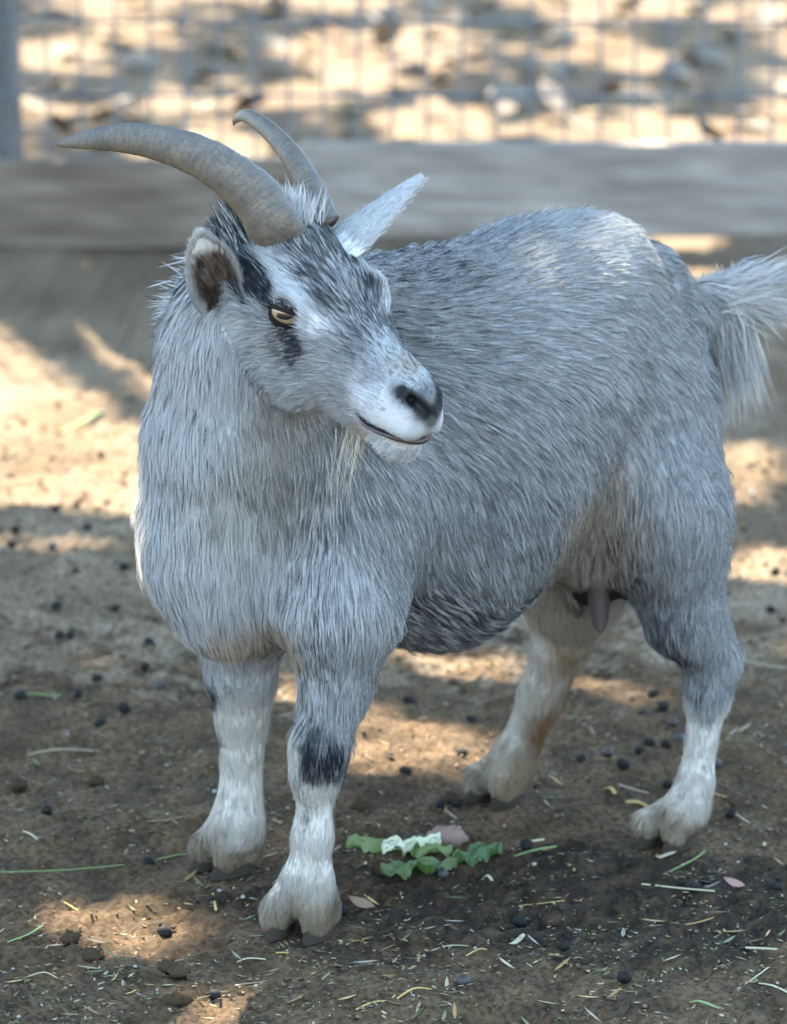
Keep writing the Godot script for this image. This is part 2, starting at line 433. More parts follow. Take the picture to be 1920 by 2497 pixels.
func spots_head() -> void:
	# in the head's own frame: along the face, up, towards its left side
	for m in [1.0, -1.0]:
		# cheek and jaw
		hspot(Vector3(0.0, -0.065, 0.046 * m), 0.020, Vector3(-0.7, -0.7, 0), 0.013, 0.32)
		hspot(Vector3(0.03, -0.06, 0.042 * m), 0.018, Vector3(-0.75, -0.6, 0), 0.012, 0.36)
		hspot(Vector3(0.03, -0.085, 0.036 * m), 0.018, Vector3(-0.5, -0.9, 0), 0.013, 0.26)
		hspot(Vector3(-0.03, -0.09, 0.042 * m), 0.020, Vector3(-0.5, -0.9, 0), 0.016, 0.30)
		hspot(Vector3(0.065, -0.07, 0.030 * m), 0.016, Vector3(-0.6, -0.8, 0), 0.011, 0.18)
		hspot(Vector3(0.06, -0.04, 0.034 * m), 0.016, Vector3(-0.85, -0.5, 0), 0.010, 0.52)
		# side of the nose
		hspot(Vector3(0.085, -0.032, 0.028 * m), 0.016, Vector3(-0.9, -0.3, 0), 0.007, 0.10)
		hspot(Vector3(0.10, -0.038, 0.026 * m), 0.012, Vector3(-0.8, -0.4, 0), 0.005, 0.06)
		hspot(Vector3(0.075, -0.018, 0.025 * m), 0.012, Vector3(-0.9, -0.35, 0), 0.008, 0.62)
		hspot(Vector3(0.055, -0.015, 0.029 * m), 0.012, Vector3(-0.9, -0.4, 0), 0.010, 0.70)
		hspot(Vector3(0.035, -0.014, 0.034 * m), 0.010, Vector3(-0.8, -0.5, 0), 0.010, 0.58)
		hspot(Vector3(0.045, -0.03, 0.037 * m), 0.012, Vector3(-0.8, -0.6, 0), 0.010, 0.50)
		# round the eye
		hspot(Vector3(0.018, -0.030, 0.044 * m), 0.012, Vector3(-0.4, -0.9, 0), 0.007, 0.92)
		hspot(Vector3(0.006, -0.040, 0.046 * m), 0.010, Vector3(-0.6, -0.8, 0), 0.010, 0.72)
		hspot(Vector3(0.012, -0.050, 0.046 * m), 0.014, Vector3(-0.7, -0.7, 0), 0.012, 0.70)
		hspot(Vector3(0.022, -0.042, 0.042 * m), 0.010, Vector3(-0.6, -0.8, 0), 0.010, 0.80)
		hspot(Vector3(-0.018, -0.035, 0.047 * m), 0.010, Vector3(-0.9, -0.3, 0), 0.010, 0.58)
		hspot(Vector3(-0.004, -0.008, 0.043 * m), 0.007, Vector3(-0.9, 0.1, 0.2 * m), 0.008, 0.50)
		hspot(Vector3(-0.022, -0.018, 0.046 * m), 0.019, Vector3(-0.9, 0.1, 0.2 * m), 0.012, 0.94)
		hspot(Vector3(-0.040, -0.026, 0.046 * m), 0.018, Vector3(-0.9, 0.1, 0.2 * m), 0.013, 0.93)
		hspot(Vector3(-0.058, -0.03, 0.044 * m), 0.014, Vector3(-0.9, 0.0, 0.3 * m), 0.018, 0.74)
		hspot(Vector3(-0.055, -0.008, 0.042 * m), 0.010, Vector3(-0.9, 0.3, 0.2 * m), 0.015, 0.70)
		hspot(Vector3(-0.03, -0.064, 0.048 * m), 0.018, Vector3(-0.5, -0.9, 0.2 * m), 0.018, 0.05)
		# pale stripe from the horn to the inner corner of the eye
		for k in 6:
			hspot(Vector3(lerpf(-0.050, 0.022, k / 5.0), lerpf(-0.002, -0.014, k / 5.0), lerpf(0.036, 0.039, k / 5.0) * m), 0.011, Vector3(-0.9, 0.1, 0.35 * m), 0.010, 0.02)
		# brow and bridge on this side
		hspot(Vector3(-0.015, 0.006, 0.022 * m), 0.011, Vector3(-0.9, 0.2, 0.2 * m), 0.011, 0.70)
		hspot(Vector3(0.015, -0.003, 0.022 * m), 0.011, Vector3(-0.9, 0.0, 0.3 * m), 0.011, 0.68)
		hspot(Vector3(0.045, -0.005, 0.016 * m), 0.011, Vector3(-0.9, 0.0, 0.35 * m), 0.009, 0.70)
		for k in 8:
			var ang := TAU * k / 8.0
			hspot(Vector3(-0.064 + 0.024 * cos(ang), 0.003, (0.028 + 0.017 * sin(ang)) * m), 0.007, Vector3(-0.8, 0.7, 0.1 * m), 0.020, [0.8, 0.6, 0.9, 0.8, 0.7, 0.85, 0.5, 0.75][k])
		hspot(Vector3(-0.045, 0.010, 0.026 * m), 0.012, Vector3(-0.9, 0.3, 0), 0.014, 0.80)
		# chin and lip
		hspot(Vector3(0.108, -0.060, 0.014 * m), 0.010, Vector3(-0.6, -0.8, 0), 0.009, 0.04)
		hspot(Vector3(0.085, -0.066, 0.016 * m), 0.010, Vector3(-0.4, -0.9, 0), 0.014, 0.06, CREAM)
		hspot(Vector3(0.123, -0.028, 0.012 * m), 0.007, Vector3(-0.5, -0.8, 0.2 * m), 0.004, 0.28)
		hspot(Vector3(0.114, -0.026, 0.020 * m), 0.008, Vector3(-0.7, -0.6, 0.2 * m), 0.004, 0.06)
		hspot(Vector3(0.116, -0.037, 0.017 * m), 0.006, Vector3(-0.6, -0.7, 0.2 * m), 0.003, 0.22)
		hspot(Vector3(0.100, -0.005, 0.012 * m), 0.008, Vector3(-0.9, 0, 0.2 * m), 0.006, 0.52)
	for m in [1.0, -1.0]:
		for k in 5: hspot(Vector3(0.099, -0.004, 0.0180 * m).lerp(Vector3(0.122, -0.012, 0.004 * m), k / 4.0), 0.0066, Vector3(-0.9, 0.1, 0.3 * m), 0.003, 0.97)
	for k in 7:
		var lx: Vector3 = [Vector3(0.080, -0.0500, 0.0250), Vector3(0.091, -0.0480, 0.0260), Vector3(0.104, -0.0450, 0.0235), Vector3(0.116, -0.0425, 0.0165), Vector3(0.123, -0.0405, 0.0080), Vector3(0.125, -0.040, 0.0), Vector3(0.123, -0.0405, -0.0080)][k]
		hspot(lx, 0.0042, Vector3(-0.7, -0.5, 0), 0.004, [0.85, 0.85, 0.75, 0.65, 0.7, 0.75, 0.7][k])
	hspot(Vector3(0.035, 0.0, 0.0), 0.012, Vector3(-1, 0, 0), 0.010, 0.62)
	hspot(Vector3(0.06, -0.004, 0.0), 0.012, Vector3(-1, 0, 0), 0.008, 0.50)
	hspot(Vector3(0.085, -0.004, 0.0), 0.012, Vector3(-1, 0, 0), 0.007, 0.40, Vector3(0.62, 0.57, 0.50))
	hspot(Vector3(0.0, 0.002, 0.0), 0.014, Vector3(-1, 0.1, 0), 0.012, 0.50)
	hspot(Vector3(-0.03, 0.008, 0.0), 0.014, Vector3(-1, 0.3, 0), 0.014, 0.55)
	hspot(Vector3(-0.06, 0.010, 0.0), 0.014, Vector3(-0.9, 0.6, 0), 0.020, 0.45)
	hspot(Vector3(-0.075, 0.0, 0.0), 0.014, Vector3(-1, 0.5, 0), 0.022, 0.55)
	hspot(Vector3(-0.02, 0.002, -0.040), 0.014, Vector3(-0.8, 0.4, -0.3), 0.014, 0.10, CREAM)
	hspot(Vector3(0.012, -0.006, -0.044), 0.010, Vector3(-0.8, 0.2, -0.3), 0.011, 0.30, CREAM)
	hspot(Vector3(0.113, -0.003, 0.0), 0.008, Vector3(-0.8, 0.4, 0), 0.005, 0.78)
	hspot(Vector3(0.124, -0.018, 0.0), 0.006, Vector3(-0.3, -0.9, 0), 0.004, 0.85)
	hspot(Vector3(0.10, -0.066, 0.0), 0.010, Vector3(-0.3, -0.9, 0), 0.010, 0.04, CREAM)
	hspot(Vector3(0.04, -0.105, 0.0), 0.02, Vector3(-0.3, -0.9, 0), 0.018, 0.30, CREAM)
	hspot(Vector3(-0.09, -0.03, 0.0), 0.02, Vector3(-1, 0.1, 0), 0.022, 0.75)

func dress(s: Dictionary, wander := true) -> void:           # lays the spots over a surface
	var vs: PackedVector3Array = s.v
	var ns: PackedVector3Array = s.n
	var n := vs.size()
	var comb := PackedVector3Array()
	var length := PackedFloat32Array()
	var dark := PackedFloat32Array()
	var tint := PackedVector3Array()
	comb.resize(n); length.resize(n); dark.resize(n); tint.resize(n)
	var cnt := sp.size()
	var pp := PackedVector3Array(); var pr := PackedFloat32Array(); var pc := PackedVector3Array(); var pl := PackedFloat32Array(); var pd := PackedFloat32Array(); var pt := PackedVector3Array()
	for q in sp:
		pp.append(q[0]); pr.append(q[1]); pc.append(q[2]); pl.append(q[3]); pd.append(q[4]); pt.append(q[5])
	for i in n:
		var p := vs[i]
		var shift := Vector3(noise.get_noise_3dv(p * 26.0), noise.get_noise_3dv(p * 26.0 + Vector3(40, 0, 0)), noise.get_noise_3dv(p * 26.0 + Vector3(0, 40, 0)))
		p += shift * (0.009 if wander else 0.004)
		var W := 0.0
		var c := Vector3.ZERO
		var l := 0.0
		var d := 0.0
		var t := Vector3.ZERO
		for k in cnt:
			var w := pr[k] / (p.distance_squared_to(pp[k]) + 4e-6)
			if w < 0.04: continue
			w = w * w * sqrt(w)
			W += w
			c += pc[k] * w
			l += pl[k] * w
			d += pd[k] * w
			t += pt[k] * w
		if W <= 0.0:
			var best := 1e9
			for k in cnt:
				var q := p.distance_squared_to(pp[k]) / pr[k]
				if q < best:
					best = q
					c = pc[k]; l = pl[k]; d = pd[k]; t = pt[k]
			W = 1.0
		c /= W
		var nn := ns[i]
		c -= nn * nn.dot(c)
		comb[i] = c.normalized() if c.length_squared() > 1e-8 else nn.cross(Vector3.RIGHT).normalized()
		length[i] = l / W
		dark[i] = d / W
		tint[i] = t / W
		p = vs[i]
		if p.y < 0.075:
			var soil := smoothstep(0.060, 0.010, p.y + 0.032 * noise.get_noise_3dv(p * 40.0)) * 0.9
			soil = maxf(soil, 0.5 * smoothstep(0.25, 0.6, noise.get_noise_3dv(p * 55.0 + Vector3(3, 3, 3))))
			tint[i] = tint[i].lerp(DUST * 0.8, soil)
			dark[i] = lerpf(dark[i], 0.20, soil)
	s.comb = comb; s.length = length; s.dark = dark; s.tint = tint

var bald := []        # [point, radius]: no hair roots here
var locks := [PackedFloat32Array(), PackedFloat32Array(), PackedFloat32Array(), PackedFloat32Array()]

func grow(s: Dictionary, other: Field, density := 1.0, lift := 1.0) -> void:
	var vs: PackedVector3Array = s.v
	var ns: PackedVector3Array = s.n
	var idx: PackedInt32Array = s.i
	var comb: PackedVector3Array = s.comb
	var length: PackedFloat32Array = s.length
	var dark: PackedFloat32Array = s.dark
	var tint: PackedVector3Array = s.tint
	for q in range(0, idx.size(), 3):
		var a := idx[q]
		var b := idx[q + 1]
		var c := idx[q + 2]
		var area := (vs[b] - vs[a]).cross(vs[c] - vs[a]).length() * 0.5
		var l0 := (length[a] + length[b] + length[c]) / 3.0
		var want := area * density * (13000.0 if l0 < 0.039 else 30000.0) / maxf(l0, 0.004)
		var cnt := int(want)
		if rng.randf() < want - cnt: cnt += 1
		if cnt == 0: continue
		if other and other.value(vs[a]) < -0.003: continue
		for k in cnt:
			var u := rng.randf()
			var w := rng.randf()
			if u + w > 1.0:
				u = 1.0 - u
				w = 1.0 - w
			var p := vs[a] + (vs[b] - vs[a]) * u + (vs[c] - vs[a]) * w
			var e := 1.0 - u - w
			var off := false
			for z in bald:
				if p.distance_squared_to(z[0]) < z[1] * z[1]:
					off = true
					break
			if off or p.y < 0.0075: continue
			var n := (ns[a] * e + ns[b] * u + ns[c] * w).normalized()
			var t := comb[a] * e + comb[b] * u + comb[c] * w
			t = (t - n * n.dot(t)).normalized()
			var sd := t.cross(n)
			var len := (length[a] * e + length[b] * u + length[c] * w)
			var sw := fine.get_noise_3dv(p * 45.0 / (len / 0.03)) * 0.20 + rng.randfn(0.0, 0.065)
			t = (t + sd * sw).normalized()
			sd = t.cross(n)
			var plume := len > 0.039
			if not plume: len *= lerpf(0.68, 1.0, smoothstep(0.030, 0.014, len))
			len *= rng.randf_range(0.65, 1.2)
			if p.y < 0.05: len = minf(len, (p.y - 0.006) * 0.5 + 0.0055)
			var dk := dark[a] * e + dark[b] * u + dark[c] * w
			dk += (0.13 * smoothstep(0.25, 0.5, dk) - 0.04) * (1.0 - absf(dk - 0.5) * 2.0) + 0.19 * fine.get_noise_3dv(p * 75.0 / (len / 0.03 * 0.5 + 0.5) + Vector3(9, 3, 7)) * (1.0 - absf(dk - 0.5) * 1.6)
			var tn := tint[a] * e + tint[b] * u + tint[c] * w
			var kind := 0
			var roll := rng.randf()
			var col := tn * rng.randf_range(0.74, 1.08)
			dk = clampf(dk, 0.0, 1.0)
			var p3 := smoothstep(0.66, 1.0, dk)
			var p2 := p3 + clampf(1.4 * (dk - 0.1), 0.0, 1.0 - p3)
			if roll < p3:
				kind = 3
				col = DARKHAIR * (0.7 + (1.2 if dk > 0.75 else 4.6) * pow(rng.randf(), 1.3))
			elif roll < p2:
				kind = 2
			elif roll < p2 + minf(0.45, 3.0 * dk):
				kind = 1
			var lf := rng.randf_range(0.14, 0.40) * lift
			if rng.randf() < 0.03: lf *= 2.2
			if plume: lf *= rng.randf_range(1.0, 1.9)
			var wd := 0.026 * len * rng.randf_range(0.8, 1.3)
			if len < 0.016: wd = 0.00045
			var X := sd * wd
			var Y := t * len
			var Z := n * (len * lf)
			p -= n * 0.0008
			locks[kind].append_array([X.x, Y.x, Z.x, p.x, X.y, Y.y, Z.y, p.y, X.z, Y.z, Z.z, p.z, col.x, col.y, col.z, 1.0])

func lock_mesh(dark_share: float, seed_: int) -> ArrayMesh:
	var r := RandomNumberGenerator.new()
	r.seed = seed_
	var v := PackedVector3Array()
	var n := PackedVector3Array()
	var idx := PackedInt32Array()
	var c := PackedColorArray()
	var hairs := 9
	for k in hairs:
		var x0 := r.randf_range(-1, 1)
		var x1 := x0 * r.randf_range(0.1, 0.7) + r.randf_range(-0.25, 0.25)
		var y0 := r.randf_range(-0.12, 0.1)
		var ln := r.randf_range(0.7, 1.05)
		var top := r.randf_range(0.15, 0.42)
		var wid := r.randf_range(0.085, 0.14)
		var roll := r.randf_range(-1.0, 1.0)
		var side := Vector3(cos(roll), 0, sin(roll) * 0.14)
		var isd: bool = k < int(round(dark_share * hairs))
		var g := r.randf_range(0.045, 0.16) if isd else r.randf_range(0.78, 1.12)
		var b := v.size()
		for j in 4:
			var t := j / 3.0
			var y := y0 + ln * t
			var z := top * sin(t * 2.0) - 0.02
			var x := lerpf(x0, x1, t * t)
			var ww: float = wid * [0.9, 1.0, 0.75, 0.0][j]
			var mid := Vector3(x, y, z)
			if j < 3:
				v.append(mid - side * ww)
				v.append(mid + side * ww)
				n.append(Vector3(-0.5, 0, 1).normalized())
				n.append(Vector3(0.5, 0, 1).normalized())
				c.append(Color(g, g, g)); c.append(Color(g, g, g))
			else:
				v.append(mid)
				n.append(Vector3(0, 0.1, 1).normalized())
				c.append(Color(g, g, g))
		idx.append_array([b, b + 2, b + 1, b + 1, b + 2, b + 3, b + 2, b + 4, b + 3, b + 3, b + 4, b + 5, b + 4, b + 6, b + 5])
	return amesh(v, n, idx, c)

func foot(f: Field, top: Vector3, at: Vector3, dir: Vector3, w: float) -> void:
	var l := Vector3(dir.z, 0, -dir.x)
	for m in [-1.0, 1.0]:
		var toe: Vector3 = at + dir * 0.016 + l * (w * 0.56 * m) + Vector3(0, 0.014, 0)
		var heel: Vector3 = at - dir * 0.010 + l * (w * 0.46 * m) + Vector3(0, 0.016, 0)
		f.cone(top + l * (w * 0.12 * m), w * 0.54, heel, w * 0.50, 0.006)
		f.cone(top + l * (w * 0.2 * m) + dir * 0.004, w * 0.46, toe + Vector3(0, 0.008, 0), w * 0.42, 0.005)
		f.cone(heel, w * 0.44, toe, w * 0.40, 0.004)

func claw(at: Vector3, dir: Vector3, m: float, w: float, parent: Node, label: String) -> void:
	# one half of a cloven hoof: a wedge with a rounded outer wall
	var l := Vector3(dir.z, 0, -dir.x) * m
	var v := PackedVector3Array()
	var n := PackedVector3Array()
	var idx := PackedInt32Array()
	var rings := 5
	var seg := 16
	for i in rings:
		var t := float(i) / (rings - 1)
		var s: float = [1.0, 1.03, 0.98, 0.9, 0.8][i]
		for j in seg:
			var a := TAU * j / seg
			var px := cos(a)
			var pz := sin(a)
			var along := px * (0.026 if px > 0 else 0.019) * s - t * 0.006
			var across := pz * w * 0.41 * s
			if pz < 0: across *= 0.72
			if px > 0: across *= 1.0 - 0.35 * px * px
			v.append(at + l * (w * 0.50 + across) + dir * (along + 0.006) + Vector3(0, 0.0012 + t * 0.015, 0))
			n.append((l * pz + dir * px + Vector3(0, 0.3, 0)).normalized())
	for i in rings - 1:
		for j in seg:
			var k := i * seg + j
			var k2 := i * seg + (j + 1) % seg
			idx.append_array([k, k + seg, k2, k2, k + seg, k2 + seg] if m > 0 else [k, k2, k + seg, k2, k2 + seg, k + seg])
	var c := v.size()
	v.append(at + l * w * 0.5 + dir * 0.006 + Vector3(0, 0.0012, 0)); n.append(DOWN)
	v.append(at + l * w * 0.5 + Vector3(0, 0.0142, 0)); n.append(Vector3.UP)
	for j in seg:
		idx.append_array([c, j, (j + 1) % seg, c + 1, (rings - 1) * seg + (j + 1) % seg, (rings - 1) * seg + j])
	var o := inst(amesh(v, n, idx), M.hoof, "hoof", parent)
	if label: o.set_meta("label", label)

func ear(base: Vector3, axis: Vector3, open_to: Vector3, length: float, width: float, curl: float, depth: float, pointed := 0.0) -> Array:
	axis = axis.normalized()
	open_to = (open_to - axis * open_to.dot(axis)).normalized()
	var across := axis.cross(open_to)
	var out := []
	var rows := 26
	var cols := 22
	for face in 2:
		var v := PackedVector3Array()
		var n := PackedVector3Array()
		var idx := PackedInt32Array()
		for i in rows:
			var t := float(i) / (rows - 1)
			var w: float = width * lerpf(pow(sin(PI * (0.16 + 0.84 * t)), 0.62) * (1.0 - 0.30 * t), pow(1.0 - t, 0.72) * (0.55 + 0.45 * smoothstep(0.0, 0.3, t)), pointed)
			var cu: float = curl * lerpf(1.9 - pointed, 0.75, smoothstep(0.0, 0.65, t))
			for j in cols:
				var u := float(j) / (cols - 1) * 2.0 - 1.0
				var a := u * cu
				var r := w / maxf(sin(minf(cu, PI * 0.5)), 0.3)
				var nor := -open_to * cos(a) + across * sin(a)
				var rim := 1.0 - pow(absf(u), 4.0)
				var th := 0.0022 * rim + 0.0006
				var p := base + axis * (length * t) + nor * (r + (th if face == 0 else -th)) + open_to * (r * cos(cu) * 0.6 - depth * sin(PI * minf(t * 1.2, 1.0)) + r * 0.25)
				v.append(p)
				n.append(nor if face == 0 else -nor)
		for i in rows - 1:
			for j in cols - 1:
				var k := i * cols + j
				if face == 0: idx.append_array([k, k + 1, k + cols, k + 1, k + cols + 1, k + cols])
				else: idx.append_array([k, k + cols, k + 1, k + 1, k + cols, k + cols + 1])
		var s := {"v": v, "n": n, "i": idx}
		var comb := PackedVector3Array(); var ln := PackedFloat32Array(); var dk := PackedFloat32Array(); var tn := PackedVector3Array()
		for i in rows:
			for j in cols:
				var t := float(i) / (rows - 1)
				var u := float(j) / (cols - 1) * 2.0 - 1.0
				comb.append(axis + across * (u * 0.5 if face == 1 else 0.0))
				var edge := maxf(absf(u), t)
				if face == 1:
					ln.append(lerpf(0.013, 0.008, smoothstep(0.6, 0.95, edge)))
					dk.append(lerpf(0.45, 0.02, smoothstep(0.62, 0.86, edge)))
					tn.append(Vector3(0.23, 0.165, 0.12).lerp(Vector3(0.72, 0.68, 0.61), smoothstep(0.66, 0.88, edge)))
				else:
					ln.append(lerpf(0.009, 0.006, t))
					dk.append(0.06 + 0.55 * smoothstep(0.2, 0.9, u) * (1.0 - t))
					tn.append(WHITE)
		s.comb = comb; s.length = ln; s.dark = dk; s.tint = tn
		out.append(s)
	return out

var M := {}

func build_goat() -> void:
	var goat := Node3D.new()
	goat.name = numbered("goat")
	goat.position = FORE
	add_child(goat)
	tag(goat, "grey and white pygmy goat with curved horns standing on bare dirt", "goat")
	var back := Transform3D(Basis(), -FORE)

	# ---- body
	var f := Field.new(Vector3(-0.26, -0.012, -0.30), Vector3(0.36, 0.55, 0.30), 0.006)
	f.trunk(FORE, BACK, SIDE, [
		[-0.035, 0.320, 0.085, 0.060], [0.0, 0.326, 0.108, 0.077], [0.08, 0.332, 0.126, 0.102], [0.17, 0.332, 0.152, 0.120],
		[0.245, 0.362, 0.140, 0.112], [0.30, 0.385, 0.122, 0.094], [0.345, 0.400, 0.102, 0.074], [0.38, 0.398, 0.080, 0.050]], 0.02)
	# neck
	f.cone(Vector3(-0.1078, 0.2910, 0.0900), 0.070, Vector3(-0.1244, 0.3812, 0.1200), 0.050, 0.035)
	f.cone(Vector3(-0.1244, 0.3812, 0.1200), 0.050, Vector3(-0.1208, 0.4461, 0.1250), 0.044, 0.03)
	f.cone(Vector3(-0.1208, 0.4461, 0.1250), 0.044, Vector3(-0.1017, 0.4968, 0.1150), 0.043, 0.03)
	f.cone(Vector3(-0.0942, 0.4531, 0.0900), 0.05, Vector3(0.0072, 0.4203, 0.0000), 0.065, 0.04)
	# breast
	f.cone(Vector3(-0.1345, 0.2928, 0.1250), 0.044, Vector3(-0.1229, 0.2498, 0.1200), 0.038, 0.03)
	# near foreleg
	f.cone(Vector3(-0.0279, 0.3311, 0.1200), 0.054, Vector3(-0.0389, 0.2575, 0.1550), 0.041, 0.03)
	f.cone(Vector3(-0.0389, 0.2575, 0.1550), 0.040, Vector3(-0.0425, 0.2006, 0.1580), 0.026, 0.025)
	f.cone(Vector3(-0.0425, 0.2006, 0.1580), 0.025, Vector3(-0.0550, 0.1467, 0.1720), 0.019, 0.012)
	f.cone(Vector3(-0.0557, 0.1540, 0.1720), 0.020, Vector3(-0.0575, 0.1321, 0.1720), 0.0175, 0.01)
	f.cone(Vector3(-0.0575, 0.1358, 0.1720), 0.0150, Vector3(-0.0602, 0.0838, 0.1700), 0.0130, 0.012)
	f.cone(Vector3(-0.0602, 0.0838, 0.1700), 0.0130, Vector3(-0.0632, 0.0536, 0.1680), 0.0175, 0.012)
	var feet := [
		[Vector3(-0.0633, 0.0492, 0.1660), Vector3(-0.0691, 0.0000, 0.1514), Vector3(-0.32, 0, 0.95), 0.0275],
		[Vector3(-0.1217, 0.0445, 0.0240), Vector3(-0.1298, 0.0000, 0.0074), Vector3(-0.72, 0, 0.69), 0.0245],
		[Vector3(0.2372, 0.0339, -0.0520), Vector3(0.2222, 0.0000, -0.0561), Vector3(-0.55, 0, 0.83), 0.0235],
		[Vector3(0.0954, 0.0328, -0.1650), Vector3(0.0891, 0.0000, -0.1716), Vector3(-0.6, 0, 0.8), 0.0245]]
	for q in feet: foot(f, q[0], q[1], q[2], q[3])
	# far foreleg
	f.cone(Vector3(-0.1001, 0.2649, 0.0600), 0.05, Vector3(-0.1180, 0.1819, 0.0300), 0.026, 0.03)
	f.cone(Vector3(-0.1180, 0.1895, 0.0300), 0.0225, Vector3(-0.1176, 0.1586, 0.0280), 0.0195, 0.02)
	f.cone(Vector3(-0.1176, 0.1586, 0.0280), 0.0190, Vector3(-0.1179, 0.1279, 0.0270), 0.0160, 0.02)
	f.cone(Vector3(-0.1179, 0.1279, 0.0270), 0.0155, Vector3(-0.1186, 0.0971, 0.0260), 0.0120, 0.02)
	f.cone(Vector3(-0.1186, 0.0971, 0.0260), 0.0120, Vector3(-0.1196, 0.0699, 0.0250), 0.0115, 0.02)
	f.cone(Vector3(-0.1196, 0.0699, 0.0250), 0.0115, Vector3(-0.1221, 0.0445, 0.0240), 0.0170, 0.02)
	# near hind leg
	f.cone(Vector3(0.1909, 0.3724, -0.0850), 0.058, Vector3(0.2028, 0.2831, -0.0450), 0.052, 0.03)
	f.cone(Vector3(0.2101, 0.3485, -0.0900), 0.042, Vector3(0.2232, 0.2436, -0.0650), 0.030, 0.03)
	f.cone(Vector3(0.2102, 0.2793, -0.0450), 0.048, Vector3(0.2309, 0.1923, -0.0550), 0.030, 0.03)
	f.cone(Vector3(0.2309, 0.1923, -0.0550), 0.028, Vector3(0.2540, 0.1546, -0.0650), 0.0180, 0.02)
	f.cone(Vector3(0.2540, 0.1546, -0.0650), 0.0180, Vector3(0.2517, 0.1243, -0.0620), 0.0172, 0.02)
	f.cone(Vector3(0.2521, 0.1243, -0.0620), 0.0155, Vector3(0.2430, 0.0558, -0.0550), 0.0122, 0.012)
	f.cone(Vector3(0.2430, 0.0558, -0.0550), 0.0135, Vector3(0.2379, 0.0350, -0.0520), 0.0165, 0.01)
	# far hind leg
	f.cone(Vector3(0.1717, 0.2860, -0.1600), 0.07, Vector3(0.1474, 0.1979, -0.1500), 0.046, 0.04)
	f.cone(Vector3(0.1474, 0.1979, -0.1500), 0.042, Vector3(0.1390, 0.1419, -0.1650), 0.023, 0.02)
	f.cone(Vector3(0.1390, 0.1419, -0.1650), 0.023, Vector3(0.1233, 0.0933, -0.1660), 0.0175, 0.012)
	f.cone(Vector3(0.1233, 0.0933, -0.1660), 0.0175, Vector3(0.1031, 0.0447, -0.1660), 0.0155, 0.01)
	f.cone(Vector3(0.1031, 0.0447, -0.1660), 0.0155, Vector3(0.0954, 0.0287, -0.1650), 0.0175, 0.01)
	# udder, tail
	f.cone(Vector3(0.1544, 0.2436, -0.0650), 0.045, Vector3(0.1576, 0.2172, -0.0700), 0.022, 0.03)
	f.cone(Vector3(0.2217, 0.4143, -0.1400), 0.026, Vector3(0.2698, 0.4219, -0.1800), 0.012, 0.02)
	f.cone(Vector3(0.2698, 0.4219, -0.1800), 0.012, Vector3(0.3085, 0.4308, -0.1900), 0.008, 0.008)
	var body := f.surface()
	print("body ", body.v.size())

	# ---- head
	var g := Field.new(HO - Vector3(0.13, 0.165, 0.135), HO + Vector3(0.11, 0.08, 0.10), 0.003)
	g.ball(hw(Vector3(-0.035, -0.042, 0)), HF, HU, HS, Vector3(0.062, 0.047, 0.043), 0.02)
	for m in [-1.0, 1.0]:
		g.cone(hw(Vector3(-0.006, -0.022, 0.026 * m)), 0.018, hw(Vector3(0.004, -0.020, 0.029 * m)), 0.016, 0.014)
		g.ball(hw(Vector3(0.0, -0.064, 0.022 * m)), HF, HU, HS, Vector3(0.045, 0.045, 0.021), 0.018)
	g.cone(hw(Vector3(0.01, -0.028, 0)), 0.028, hw(Vector3(0.088, -0.026, 0)), 0.0195, 0.02)
	g.cone(hw(Vector3(0.015, -0.050, 0)), 0.034, hw(Vector3(0.085, -0.042, 0)), 0.0225, 0.02)
	g.cone(hw(Vector3(-0.02, -0.085, 0)), 0.027, hw(Vector3(0.090, -0.058, 0)), 0.0145, 0.014)
	g.ball(hw(Vector3(0.094, -0.027, 0)), HF, HU, HS, Vector3(0.030, 0.0240, 0.0220), 0.014)
	g.ball(hw(Vector3(0.106, -0.0155, 0)), HF, HU, HS, Vector3(0.0150, 0.0135, 0.0185), 0.008)
	for m in [-1.0, 1.0]:
		g.ball(hw(Vector3(0.105, -0.031, 0.009 * m)), HF, HU, HS, Vector3(0.0210, 0.0128, 0.0135), 0.006)
	g.ball(hw(Vector3(0.100, -0.0555, 0)), HF, HU, HS, Vector3(0.0215, 0.0145, 0.0178), 0.004)
	g.cone(Vector3(-0.1208, 0.4461, 0.1250), 0.044, Vector3(-0.1017, 0.4968, 0.1150), 0.043, 0.03)
	g.cone(Vector3(-0.1017, 0.4968, 0.1150), 0.043, hw(Vector3(-0.04, -0.05, 0)), 0.044, 0.02)
	var eyes := []
	for m in [1.0, -1.0]:
		var ep := Vector3(0.0015, -0.0205, 0.0455 * m)
		var gaze := hd(Vector3(0.46, 0.34, 0.78 * m)).normalized()
		var along := hd(Vector3(0.68, 0.166, -0.74 * m))
		along = (along - gaze * along.dot(gaze)).normalized()
		var high: Vector3 = gaze.cross(along) * m
		eyes.append([hw(ep), gaze, along, high])
		g.ball(hw(ep) + gaze * 0.001, along, high, gaze, Vector3(0.0158, 0.0088, 0.014), 0.003, true)
		# nostril
		g.cone(hw(Vector3(0.1015, -0.0060, 0.0165 * m)), 0.0024, hw(Vector3(0.1190, -0.0110, 0.0065 * m)), 0.0032, 0.002, true)
		g.cone(hw(Vector3(0.1120, -0.0080, 0.0125 * m)), 0.0034, hw(Vector3(0.1060, -0.0120, 0.0090 * m)), 0.0030, 0.002, true)
	# mouth line
	var mouth := []
	for q in [Vector3(0.086, -0.0505, 0.0236), Vector3(0.093, -0.0485, 0.0245), Vector3(0.106, -0.0437, 0.0220), Vector3(0.1185, -0.0402, 0.0128), Vector3(0.1235, -0.0405, 0.0), Vector3(0.1185, -0.0402, -0.0128), Vector3(0.106, -0.0437, -0.0220), Vector3(0.093, -0.0485, -0.0245), Vector3(0.086, -0.0505, -0.0236)]:
		mouth.append(hw(q))
